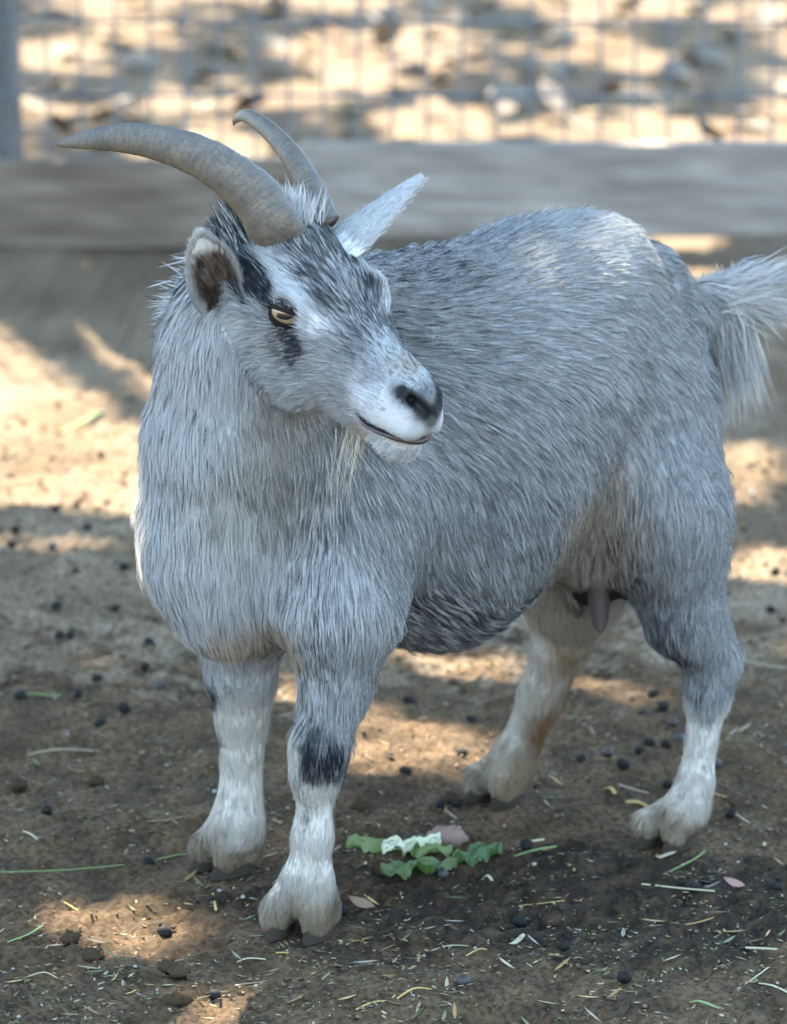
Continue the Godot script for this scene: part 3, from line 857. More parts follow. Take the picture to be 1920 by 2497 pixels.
	var head := g.surface()
	print("head ", head.v.size())

	# ---- hair lie and colour
	spots_body()
	dress(body)
	var bs := sp.duplicate()
	sp = []
	spots_head()
	for q in bs:
		if q[0].y > 0.34 and q[0].x < 0.02 and q[0].z > 0.05: sp.append(q)
	dress(head, false)
	for e in eyes:
		for k in [-0.012, -0.006, 0.0, 0.006, 0.012]: bald.append([e[0] + e[2] * k, 0.0074 - absf(k) * 0.25])
	for m in [1.0, -1.0]:
		for k in 4:
			bald.append([hw(Vector3(0.1015, -0.0060, 0.0165 * m).lerp(Vector3(0.1200, -0.0110, 0.0060 * m), k / 3.0)), 0.0050])
	for m in [1.0, -1.0]: bald.append([hw(Vector3(0.1085, -0.0105, 0.0105 * m)), 0.0055])
	bald.append([Vector3(0.1620, 0.2034, -0.0500), 0.024])
	bald.append([Vector3(0.1500, 0.1990, -0.0800), 0.02])
	var lipline := curve(mouth, 40)
	for q in lipline: bald.append([q, 0.0022])
	var near_ear := ear(hw(Vector3(-0.045, -0.058, 0.054)), Vector3(-0.26, 0.94, 0.20), Vector3(-0.18, 0.02, 1.0), 0.060, 0.0225, 1.0, 0.002)
	var far_ear := ear(hw(Vector3(-0.036, -0.012, -0.026)) + Vector3(0.012, 0.006, -0.006) - Vector3(0.70, 0.58, -0.40) * 0.026, Vector3(0.70, 0.58, -0.40), Vector3(0.50, -0.62, -0.25), 0.094, 0.0235, 1.25, 0.0, 0.7)
	for q in bald.slice(2): pass
	grow(body, g)
	print("locks body ", locks[0].size() / 16 + locks[1].size() / 16 + locks[2].size() / 16 + locks[3].size() / 16)
	grow(head, f)
	var kept := bald
	bald = []
	for q in near_ear + far_ear: grow(q, null, 1.0, 1.7)
	bald = kept
	# tufts: between the horns, behind the near horn, along the nape
	for k in 1500:
		var root := Vector3.ZERO
		var dir := Vector3.ZERO
		var len := rng.randf_range(0.014, 0.026)
		var kd := rng.randi() % 4
		if k < 420:
			root = hw(Vector3(rng.randf_range(-0.078, -0.050), 0.001, rng.randfn(0.0, 0.009)))
			dir = HU * 0.9 - HF * 0.45 + HS * rng.randfn(0.0, 0.25)
			kd = [0, 0, 1, 2][kd]
		elif k < 950:
			root = hw(Vector3(rng.randf_range(-0.092, -0.066), rng.randf_range(-0.040, -0.008), rng.randf_range(0.018, 0.040)))
			dir = HU * 0.55 - HF * 0.8 + HS * rng.randf_range(-0.1, 0.5)
			kd = [1, 2, 3, 3][kd]
		else:
			root = Vector3(-0.1333, 0.5045, 0.1000).lerp(Vector3(-0.1544, 0.4596, 0.1050), rng.randf()) + Vector3(rng.randfn(0, 0.006), rng.randfn(0, 0.006), rng.randfn(0, 0.012))
			dir = Vector3(-0.8, rng.randf_range(-0.6, 0.3), 0.1)
			kd = [0, 1, 2, 3][kd]
		dir = (dir.normalized() + Vector3(rng.randfn(0, 0.14), rng.randfn(0, 0.14), rng.randfn(0, 0.14))).normalized()
		var nn := dir.cross(Vector3(0.3 * rng.randfn(), 0.3, 1)).normalized().cross(dir)
		var X := dir.cross(nn) * rng.randf_range(0.0005, 0.0010)
		var Y := dir * len
		var Z := nn * len * rng.randf_range(0.05, 0.35)
		var col := WHITE * rng.randf_range(0.8, 1.05) if kd < 3 else DARKHAIR * rng.randf_range(0.7, 2.0)
		locks[kd].append_array([X.x, Y.x, Z.x, root.x, X.y, Y.y, Z.y, root.y, X.z, Y.z, Z.z, root.z, col.x, col.y, col.z, 1.0])
	var ta := Vector3(0.2496, 0.4248, -0.1650)
	var tb_ := Vector3(0.3104, 0.4308, -0.1900)
	for k in 4200:
		var hang := k >= 3000
		var t := pow(rng.randf(), 0.8)
		var root := ta.lerp(tb_, t * (0.45 if hang else 1.0)) + Vector3(rng.randfn(0, 0.005), rng.randfn(0, 0.006), rng.randfn(0, 0.006))
		var dir := (Vector3(0.9, 0.10 + 0.25 * rng.randfn(), 0.22 * rng.randfn()) if not hang else Vector3(0.02 + 0.38 * pow(rng.randf(), 2.0), -1.0, 0.08 * rng.randfn())).normalized()
		if not hang and rng.randf() < 0.35: dir = (dir + Vector3(0, -0.55, 0)).normalized()
		var nn := dir.cross(Vector3(0.3 * rng.randfn(), 0.3 * rng.randfn(), 1)).normalized().cross(dir)
		var len := rng.randf_range(0.022, 0.046) if not hang else 0.022 + 0.085 * pow(rng.randf(), 1.5)
		var X := dir.cross(nn) * rng.randf_range(0.0007, 0.0013)
		var Y := dir * len
		var Z := nn * len * rng.randf_range(0.1, 0.4)
		var kd := 0 if rng.randf() < (0.85 if not hang else 0.97) else 1
		var col := WHITE.lerp(CREAM, rng.randf() * 0.6) * rng.randf_range(0.8, 1.05)
		locks[kd].append_array([X.x, Y.x, Z.x, root.x, X.y, Y.y, Z.y, root.y, X.z, Y.z, Z.z, root.z, col.x, col.y, col.z, 1.0])
	print("locks ", locks[0].size() / 16, " ", locks[1].size() / 16, " ", locks[2].size() / 16, " ", locks[3].size() / 16)

	# ---- skin, all one mesh
	var V := PackedVector3Array(); var N := PackedVector3Array(); var I := PackedInt32Array(); var C := PackedColorArray()
	for s in [body, head] + near_ear + far_ear:
		var b0 := V.size()
		V.append_array(s.v); N.append_array(s.n)
		for i in s.i.size(): I.append(s.i[i] + b0)
		for i in s.v.size():
			var p: Vector3 = s.v[i]
			var t: Vector3 = s.tint[i].lerp(DARKHAIR, s.dark[i]) * 0.6
			if s == head or (s == body and p.y < 0.26 and p.x > 0.1):
				for z in bald:
					var far := p.distance_to(z[0])
					if far < z[1] + 0.003: t = t.lerp(Vector3(0.013, 0.012, 0.012) if far > 0.0040 or s == body else Vector3(0.004, 0.004, 0.004), 1.0 - smoothstep(z[1], z[1] + 0.003, far))
			C.append(Color(t.x, t.y, t.z))
	var bo := inst(amesh(V, N, I, C), M.skin, "body", goat)
	bo.transform = back
	# ---- horns
	horn(goat, back, [Vector3(-0.0797, 0.5311, 0.1700), Vector3(-0.0873, 0.5469, 0.1820), Vector3(-0.0990, 0.5653, 0.1800), Vector3(-0.1168, 0.5805, 0.1760), Vector3(-0.1377, 0.5925, 0.1700), Vector3(-0.1598, 0.6000, 0.1640), Vector3(-0.1835, 0.6045, 0.1600), Vector3(-0.2055, 0.6052, 0.1580), Vector3(-0.2242, 0.6033, 0.1570), Vector3(-0.2377, 0.6016, 0.1570), Vector3(-0.2424, 0.6013, 0.1570)],
		[0.0182, 0.0180, 0.0172, 0.0158, 0.0142, 0.0126, 0.0108, 0.0084, 0.0055, 0.0028, 0.0006], Vector3(0.75, 0.6, 0.3), 3)
	horn(goat, back, [Vector3(-0.0503, 0.5403, 0.1480), Vector3(-0.0562, 0.5530, 0.1380), Vector3(-0.0642, 0.5700, 0.1260), Vector3(-0.0748, 0.5843, 0.1080), Vector3(-0.0874, 0.5952, 0.0840), Vector3(-0.1003, 0.6021, 0.0580), Vector3(-0.1115, 0.6041, 0.0360), Vector3(-0.1184, 0.5995, 0.0220), Vector3(-0.1204, 0.5943, 0.0160)],
		[0.0118, 0.0114, 0.0098, 0.0082, 0.0068, 0.0058, 0.0048, 0.0036, 0.0010], Vector3(0.8, 0.3, 0.5), 5)

	# ---- eyes
	for e in eyes:
		eye(goat, back, e[0], e[1], e[2], e[3])

	for k in 4:
		var mm := MultiMesh.new()
		mm.transform_format = MultiMesh.TRANSFORM_3D
		mm.use_colors = true
		mm.mesh = lock_mesh([0.0, 0.3, 0.6, 0.0][k], 11 + k)
		mm.instance_count = locks[k].size() / 16
		mm.buffer = locks[k]
		var o := MultiMeshInstance3D.new()
		o.multimesh = mm
		o.material_override = M.hair
		o.name = "coat"
		goat.add_child(o, true)
		o.transform = back
		o.set_meta("kind", "stuff")
		o.set_meta("label", ["white hairs of the coat", "white hairs mixed with some black", "grey mixture of black and white hairs", "black hairs of the coat"][k])

	# ---- lips, teats, hooves, beard
	var lr := []
	for i in 40: lr.append(0.0012 + 0.0013 * pow(sin(PI * i / 39.0), 3.0) + 0.0003 * fine.get_noise_1d(i * 0.7))
	var lt := tube(lipline, lr, lr, 8)
	inst(amesh(lt.v, lt.n, lt.i), M.lip, "lip", goat).transform = back
	for q in [[Vector3(0.1619, 0.2182, -0.0520), Vector3(0.1645, 0.1758, -0.0560), 0.0090], [Vector3(0.1489, 0.2041, -0.0900), Vector3(0.1485, 0.1790, -0.0920), 0.0085]]:
		var a: Vector3 = q[0]
		var b: Vector3 = q[1]
		var pts := []
		var rr := []
		for i in 9:
			pts.append(a.lerp(b, i / 8.0))
			rr.append(q[2] * [1.3, 1.12, 1.0, 0.95, 0.9, 0.84, 0.74, 0.5, 0.12][i])
		var tt := tube(pts, rr, rr, 14)
		inst(amesh(tt.v, tt.n, tt.i), M.teat, "teat", goat).transform = back
	for q in feet:
		for m in [-1.0, 1.0]:
			var h0 := goat.get_child_count()
			claw(q[1], q[2], m, q[3], goat, "")
			goat.get_child(h0).transform = back
	beard(goat, back)

func horn(goat: Node3D, back: Transform3D, pts: Array, r: Array, side: Vector3, seed_: int) -> void:
	var m := 220
	var p := curve(pts, m)
	var ra := curve(r, m)
	var rb := []
	for i in m:
		var grown := 1.0 - float(i) / m
		ra[i] = maxf(ra[i], 0.0006) * (1.0 + (0.030 * sin(i * 0.33 + 3.0 * noise.get_noise_1d(i * 0.02 + seed_ * 50.0)) + 0.016 * fine.get_noise_1d(i * 0.45 + seed_ * 9.0)) * grown)
		rb.append(ra[i] * 0.66)
	var t := tube(p, ra, rb, 64, side, 0.16, 0.012)
	var c := PackedColorArray()
	for i in t.v.size():
		var a: Vector2 = t.uv[i]
		var q: Vector3 = t.v[i]
		var ca := cos(a.x * TAU)
		var sa := sin(a.x * TAU)
		var ring := fine.get_noise_3d(a.y * 95.0 + seed_ * 31.0, ca * 0.7, sa * 0.7)
		var ring2 := fine.get_noise_3d(a.y * 90.0 + seed_ * 11.0, ca * 5.0, sa * 5.0)
		var fibre := fine.get_noise_3d(a.y * 14.0, ca * 10.0 + seed_, sa * 10.0)
		var blot := noise.get_noise_3dv(q * 55.0 + Vector3(seed_, 0, 0))
		var base := Vector3(0.088, 0.076, 0.062).lerp(Vector3(0.165, 0.128, 0.083), clampf(0.40 + 0.7 * blot + 0.7 * fibre, 0, 1))
		base = base.lerp(Vector3(0.042, 0.040, 0.038), clampf(0.25 + 0.40 * ring + 0.34 * ring2 + 0.50 * fibre, 0, 0.8))
		var keel := pow(maxf(ca, 0.0), 14.0)
		base = base.lerp(Vector3(0.085, 0.09, 0.095), keel * 0.6)
		base = base.lerp(Vector3(0.21, 0.145, 0.078), pow(maxf(-ca, 0.0), 3.0) * 0.5)
		base = base.lerp(Vector3(0.07, 0.068, 0.066), smoothstep(0.93, 1.0, a.y))
		c.append(Color(base.x, base.y, base.z))
	inst(amesh(t.v, t.n, t.i, c), M.horn, "horn", goat).transform = back

func eye(goat: Node3D, back: Transform3D, at: Vector3, gaze: Vector3, along: Vector3, high: Vector3) -> void:
	var R := 0.0145
	var cen := at - gaze * 0.0137
	# the pupil lies level with the ground
	var lv := gaze.cross(Vector3.UP).normalized()
	var up := lv.cross(gaze).normalized()
	var v := PackedVector3Array(); var n := PackedVector3Array(); var idx := PackedInt32Array(); var c := PackedColorArray()
	var rings := 90
	var seg := 96
	for i in rings + 1:
		var th := PI * 0.62 * i / rings
		for j in seg + 1:
			var ph := TAU * j / seg
			var d := gaze * cos(th) + (lv * cos(ph) + up * sin(ph)) * sin(th)
			var x := sin(th) * cos(ph)
			var y := sin(th) * sin(ph)
			v.append(cen + d * R * (1.0 + 0.035 * exp(-pow(sin(th) / 0.5, 2.0))))
			n.append(d)
			var r := sin(th)
			var col := Vector3(0.02, 0.014, 0.01)
			if r < 0.80 and th < 1.5:
				col = Vector3(0.165, 0.115, 0.055).lerp(Vector3(0.235, 0.18, 0.10), clampf(0.5 + 0.7 * fine.get_noise_2d(ph * 60.0, r * 30.0), 0, 1))
				col = col.lerp(Vector3(0.16, 0.08, 0.025), smoothstep(0.52, 0.79, r))
				if absf(x) < 0.44 and absf(y + 0.02 * cos(x * 9.0)) < 0.15 * pow(1.0 - pow(absf(x) / 0.44, 4.0), 0.5):
					col = Vector3(0.006, 0.006, 0.008)
			c.append(Color(col.x, col.y, col.z))
	var w := seg + 1
	for i in rings:
		for j in seg:
			var k := i * w + j
			idx.append_array([k, k + w, k + 1, k + 1, k + w, k + w + 1])
	var o := inst(amesh(v, n, idx, c), M.eye, "eye", goat)
	o.transform = back
	o.set_meta("label", "amber eye with a level dark pupil")
	# lids: a fold of skin over the ball with a thicker dark rim
	for lid in 2:
		var pts := []
		var rr := []
		var lv_ := PackedVector3Array(); var ln_ := PackedVector3Array(); var li_ := PackedInt32Array()
		var cnt := 25
		for i in cnt:
			var t := float(i) / (cnt - 1) * 2.0 - 1.0
			var h: float = (0.0037 if lid == 0 else -0.0057) * pow(maxf(1.0 - t * t, 0.0), 0.6) - 0.0006 * t
			var outer: float = 0.0130 if lid == 0 else -0.0125
			for k in 6:
				var hh := lerpf(h, outer * sqrt(maxf(1.0 - 0.6 * t * t, 0.0)), k / 5.0)
				var q: Vector3 = along * (t * 0.0140) + high * hh
				var RR := R * 1.07
				var dd := sqrt(maxf(RR * RR - q.length_squared(), 1e-8))
				var p := cen + q + gaze * dd
				lv_.append(p)
				ln_.append((p - cen).normalized())
				if k == 0:
					pts.append(p)
					rr.append(0.0005 + 0.0004 * (1.0 - absf(t)))
		for i in cnt - 1:
			for k in 5:
				var z := i * 6 + k
				if lid == 0: li_.append_array([z, z + 1, z + 6, z + 1, z + 7, z + 6])
				else: li_.append_array([z, z + 6, z + 1, z + 1, z + 6, z + 7])
		var lo := inst(amesh(lv_, ln_, li_), M.lid, "eyelid", o)
		lo.set_meta("label", "dark upper eyelid" if lid == 0 else "dark lower eyelid")
		var ls := {"v": lv_, "n": ln_, "i": li_}
		var lc_ := PackedVector3Array(); var ll_ := PackedFloat32Array(); var ld_ := PackedFloat32Array(); var lt_ := PackedVector3Array()
		for i in cnt:
			for k in 6:
				lc_.append(high * (0.5 if lid == 0 else -1.0) - along * 0.8)
				ll_.append(0.005)
				ld_.append(0.62 if lid == 0 else 0.75)
				lt_.append(WHITE)
		ls.comb = lc_; ls.length = ll_; ls.dark = ld_; ls.tint = lt_
		var kept := bald
		bald = []
		for k in pts.size(): bald.append([pts[k], 0.0012])
		grow(ls, null, 1.0, 0.8)
		bald = kept
		var tb := tube(pts, rr, rr, 8)
		inst(amesh(tb.v, tb.n, tb.i), M.lid, "eyelid_rim", o)
	# the dark inner corner
	var cp := []
	for k in 7: cp.append(cen + along * lerpf(0.0120, 0.0245, k / 6.0) + high * lerpf(-0.0008, -0.0066, k / 6.0) + gaze * lerpf(0.0110, 0.0085, k / 6.0))
	var cr := [0.0012, 0.0022, 0.0026, 0.0026, 0.0022, 0.0016, 0.0004]
	var ct := tube(cp, cr, cr, 10)
	inst(amesh(ct.v, ct.n, ct.i), M.lid, "tear_duct", o)

func beard(goat: Node3D, back: Transform3D) -> void:
	var v := PackedVector3Array(); var n := PackedVector3Array(); var idx := PackedInt32Array(); var c := PackedColorArray()
	for k in 40:
		var root := hw(Vector3(rng.randf_range(0.058, 0.078), 0, rng.randf_range(-0.006, 0.012)))
		root += HU * lerpf(-0.100, -0.078, ((root - HO).dot(HF) - 0.045) / 0.035)
		var long := k < 22
		var len := rng.randf_range(0.040, 0.062) if long else rng.randf_range(0.015, 0.035)
		var tip: Vector3 = root + Vector3(rng.randfn(-0.004, 0.004), -len, rng.randfn(0.0, 0.004))
		if long: tip = tip.lerp(Vector3(-0.0473, 0.3278, 0.2200), 0.55 * rng.randf())
		var bend := Vector3(rng.randfn(0.0, 0.003), 0, rng.randfn(0.0, 0.003))
		var col := Vector3(0.46, 0.36, 0.20).lerp(Vector3(0.62, 0.56, 0.47), rng.randf()) * rng.randf_range(0.7, 1.1)
		var b := v.size()
		for i in 6:
			var t := i / 5.0
			var p := root.lerp(tip, t) + bend * sin(PI * t)
			var w := 0.00017 * (1.0 - t * 0.9)
			v.append(p - Vector3(w, 0, 0)); v.append(p + Vector3(w, 0, 0))
			n.append(Vector3(-0.5, 0.2, 0.8).normalized()); n.append(Vector3(0.5, 0.2, 0.8).normalized())
			c.append(Color(col.x, col.y, col.z)); c.append(Color(col.x, col.y, col.z))
			if i < 5:
				var q := b + i * 2
				idx.append_array([q, q + 1, q + 2, q + 1, q + 3, q + 2])
	var o := inst(amesh(v, n, idx, c), M.hair, "beard", goat)
	o.transform = back
	o.set_meta("kind", "stuff")
	o.set_meta("label", "thin straw coloured beard under the jaw")

# ---------------------------------------------------------------- the place
var lit := []          # openings in the crowns overhead, as outlines on the ground

func on_ground(p: Vector3) -> Vector2:       # where the sun throws a point
	var t := p.y / -SUN_TRAVEL.y
	return Vector2(p.x + SUN_TRAVEL.x * t, p.z + SUN_TRAVEL.z * t)

func opening(pts: Array, wider := 0.030) -> void:
	var q := PackedVector2Array()
	for p in pts: q.append(on_ground(p))
	if Geometry2D.is_polygon_clockwise(q): q.reverse()
	var wide := Geometry2D.offset_polygon(q, wider)
	lit.append(wide[0] if wide.size() else q)

func muck(x: float, z: float) -> float:      # share of dark trampled muck in the soil
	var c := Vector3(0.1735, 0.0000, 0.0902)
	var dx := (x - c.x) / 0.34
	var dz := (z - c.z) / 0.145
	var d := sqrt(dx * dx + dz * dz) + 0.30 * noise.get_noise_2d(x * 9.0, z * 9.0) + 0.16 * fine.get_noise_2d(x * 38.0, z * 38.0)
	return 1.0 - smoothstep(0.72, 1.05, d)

func shaded_earth(x: float, z: float) -> float:   # brown dung-mixed earth round the goat, painted darker for the shade there
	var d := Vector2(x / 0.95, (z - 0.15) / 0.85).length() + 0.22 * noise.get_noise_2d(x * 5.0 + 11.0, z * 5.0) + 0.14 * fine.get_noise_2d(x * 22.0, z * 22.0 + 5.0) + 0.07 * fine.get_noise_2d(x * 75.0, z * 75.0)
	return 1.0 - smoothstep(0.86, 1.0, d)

func ground_y(x: float, z: float) -> float:
	if z < -3.2 or z > 1.2 or absf(x) > 1.5: return 0.0
	var y := 0.010 * noise.get_noise_2d(x * 3.0, z * 3.0) + 0.0045 * noise.get_noise_2d(x * 17.0 + 40.0, z * 17.0) + 0.0030 * fine.get_noise_2d(x * 60.0, z * 60.0 + 9.0) + 0.0018 * fine.get_noise_2d(x * 150.0, z * 150.0 + 3.0)
	var m := muck(x, z)
	y += m * 0.004 * fine.get_noise_2d(x * 90.0, z * 90.0)
	for q in [Vector3(-0.0692, 0.0000, 0.1483), Vector3(-0.1342, 0.0000, 0.0074), Vector3(0.2222, 0.0000, -0.0561), Vector3(0.0868, 0.0000, -0.1716)]:
		var d := Vector2(x - q.x, z - q.z).length()
		y *= smoothstep(0.03, 0.075, d)
	y *= smoothstep(-3.2, -2.6, z)
	return y

func lines(lo: float, hi: float, a: float, b: float, step: float, grow_by: float) -> PackedFloat32Array:
	var out := PackedFloat32Array()
	var x := a
	var left := []
	var s := step
	while x > lo:
		s *= grow_by
		x -= s
		left.append(maxf(x, lo))
	left.reverse()
	for q in left: out.append(q)
	x = a
	while x < b:
		out.append(x)
		x += step
	s = step
	while x < hi:
		out.append(x)
		s *= grow_by
		x += s
	out.append(hi)
	return out

func build_ground() -> void:
	var xs := lines(-150, 150, -0.62, 0.62, 0.0095, 1.16)
	var zs := lines(-220, 60, -1.5, 0.5, 0.0095, 1.14)
	var nx := xs.size()
	var nz := zs.size()
	var v := PackedVector3Array(); var n := PackedVector3Array(); var idx := PackedInt32Array(); var c := PackedColorArray()
	v.resize(nx * nz); n.resize(nx * nz); c.resize(nx * nz)
	for j in nz:
		for i in nx:
			v[j * nx + i] = Vector3(xs[i], ground_y(xs[i], zs[j]), zs[j])
	for j in nz:
		for i in nx:
			var k := j * nx + i
			var a := v[j * nx + mini(i + 1, nx - 1)] - v[j * nx + maxi(i - 1, 0)]
			var b := v[mini(j + 1, nz - 1) * nx + i] - v[maxi(j - 1, 0) * nx + i]
			n[k] = b.cross(a).normalized()
			var p := v[k]
			var s := noise.get_noise_2d(p.x * 2.2 + 7.0, p.z * 2.2)
			var t := noise.get_noise_2d(p.x * 11.0, p.z * 11.0 + 30.0)
			var col := Vector3(0.142, 0.100, 0.064).lerp(Vector3(0.212, 0.163, 0.116), clampf(0.5 + s * 0.8 + t * 0.5, 0, 1))
			col = col.lerp(Vector3(0.105, 0.074, 0.048), clampf(1.4 * noise.get_noise_2d(p.x * 4.5 + 60.0, p.z * 4.5) - 0.1 + 0.5 * t, 0, 0.6))
			if absf(p.x) < 1.5 and p.z > -1.6 and p.z < 1.6: col = col.lerp(Vector3(0.106, 0.070, 0.040).lerp(Vector3(0.060, 0.040, 0.024), clampf(0.5 + 1.1 * noise.get_noise_2d(p.x * 14.0, p.z * 14.0 + 70.0), 0, 1)), shaded_earth(p.x, p.z))
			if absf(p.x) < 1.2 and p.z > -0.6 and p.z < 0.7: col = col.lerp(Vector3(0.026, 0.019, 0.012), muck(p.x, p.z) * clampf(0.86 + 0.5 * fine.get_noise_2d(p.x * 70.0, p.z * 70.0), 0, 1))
			c[k] = Color(col.x, col.y, col.z)
	for j in nz - 1:
		for i in nx - 1:
			var k := j * nx + i
			idx.append_array([k, k + 1, k + nx, k + 1, k + nx + 1, k + nx])
	# fine grain of the soil
	var sz := 1024
	var f1 := FastNoiseLite.new(); f1.seed = 21; f1.frequency = 0.045; f1.fractal_octaves = 5; f1.fractal_gain = 0.62
	var f2 := FastNoiseLite.new(); f2.seed = 22; f2.frequency = 0.11; f2.noise_type = FastNoiseLite.TYPE_CELLULAR; f2.cellular_return_type = FastNoiseLite.RETURN_DISTANCE
	var a1 := f1.get_seamless_image(sz, sz)
	var a2 := f2.get_seamless_image(sz, sz)
	a1.convert(Image.FORMAT_L8); a2.convert(Image.FORMAT_L8)
	var d1 := a1.get_data()
	var d2 := a2.get_data()
	var px := PackedByteArray(); px.resize(sz * sz * 3)
	var hx := PackedByteArray(); hx.resize(sz * sz)
	for i in sz * sz:
		var g := d1[i] / 255.0
		var w := d2[i] / 255.0
		var s := clampf(0.50 + 0.95 * (g - 0.5) + 0.28 * (0.5 - w) + 0.13, 0.0, 1.0)
		px[i * 3] = int(255.0 * clampf(s * 1.02 + 0.22, 0, 1)); px[i * 3 + 1] = int(255.0 * clampf(s + 0.22, 0, 1)); px[i * 3 + 2] = int(255.0 * clampf(s * 0.97 + 0.21, 0, 1))
		hx[i] = int(255.0 * clampf(0.6 * g + 0.4 * (1.0 - w), 0, 1))
	var img := Image.create_from_data(sz, sz, false, Image.FORMAT_RGB8, px)
	var him := Image.create_from_data(sz, sz, false, Image.FORMAT_L8, hx)
	him.bump_map_to_normal_map(5.0)
	var m := mat(Color.WHITE, 0.95, true, 0.25)
	m.albedo_texture = ImageTexture.create_from_image(img)
	m.normal_enabled = true
	m.normal_texture = ImageTexture.create_from_image(him)
	m.normal_scale = 1.0
	m.uv1_triplanar = true
	m.uv1_world_triplanar = true
	m.uv1_scale = Vector3.ONE * 2.6
	M.soil = m
	var o := inst(amesh(v, n, idx, c), m, "ground")
	o.set_meta("kind", "structure")

func build_fence() -> void:
	var zf := -2.75
	var fence := Node3D.new()
	fence.name = numbered("wire_fence")
	fence.position = Vector3(0, 0, zf)
	add_child(fence)
	tag(fence, "welded wire fence with a weathered grey board along its foot, behind the goat", "fence")
	var wood := mat(Color.WHITE, 0.85, true, 0.3)
	var yb := [Vector3(-0.5713, -0.0004, -2.7500).y, Vector3(-0.5683, 0.1306, -2.7500).y, Vector3(-0.5708, 0.0209, -2.7500).y, Vector3(-0.5677, 0.1558, -2.7500).y]
	var joint := Vector3(-0.1355, 0.0875, -2.7500).x
	plank(fence, wood, Vector3(-2.6, yb[0] + 0.004, 0), Vector3(joint - 0.002, yb[1], 0.038), 1, "board", "grey brown board with its foot in the dirt")
	plank(fence, wood, Vector3(joint + 0.002, yb[2], 0), Vector3(2.6, yb[3], 0.038), 2, "board", "grey board set a little higher with a gap under it")
	var post_x := Vector3(-0.5461, 0.2109, -2.8400).x
	plank(fence, wood, Vector3(post_x - 0.09, 0.0, -0.042), Vector3(post_x, 1.25, -0.132), 3, "post", "")
	plank(fence, wood, Vector3(post_x + 2.35, 0.0, -0.042), Vector3(post_x + 2.44, 1.25, -0.132), 4, "post", "")
	var wire := mat(Color(0.11, 0.122, 0.14), 0.5, false, 0.5)
	wire.metallic = 0.35
	var x0 := Vector3(-0.4973, 0.2237, -2.7500).x
	var ylow := Vector3(-0.5685, 0.1217, -2.7500).y
	for i in range(-28, 42):
		var x := x0 + i * 0.0496
		if absf(x) > 1.75: continue
		var q := fine.get_noise_1d(i * 13.0) * 0.0015
		var t := tube([Vector3(x, ylow - 0.004, 0.010), Vector3(x + q, ylow + 0.5, 0.011), Vector3(x, 1.2, 0.010)], [0.0022, 0.0022, 0.0022], [0.0022, 0.0022, 0.0022], 8)
		inst(amesh(t.v, t.n, t.i), wire, "wire", fence)
	for k in 12:
		var y := ylow + k * 0.1055
		var r := 0.0052 if k == 0 else 0.0023
		var t := tube([Vector3(-1.76, y, 0.0145), Vector3(0, y - 0.004, 0.0145), Vector3(1.76, y - 0.004, 0.0145)], [r, r, r], [r, r, r], 8)
		inst(amesh(t.v, t.n, t.i), wire, "wire", fence)

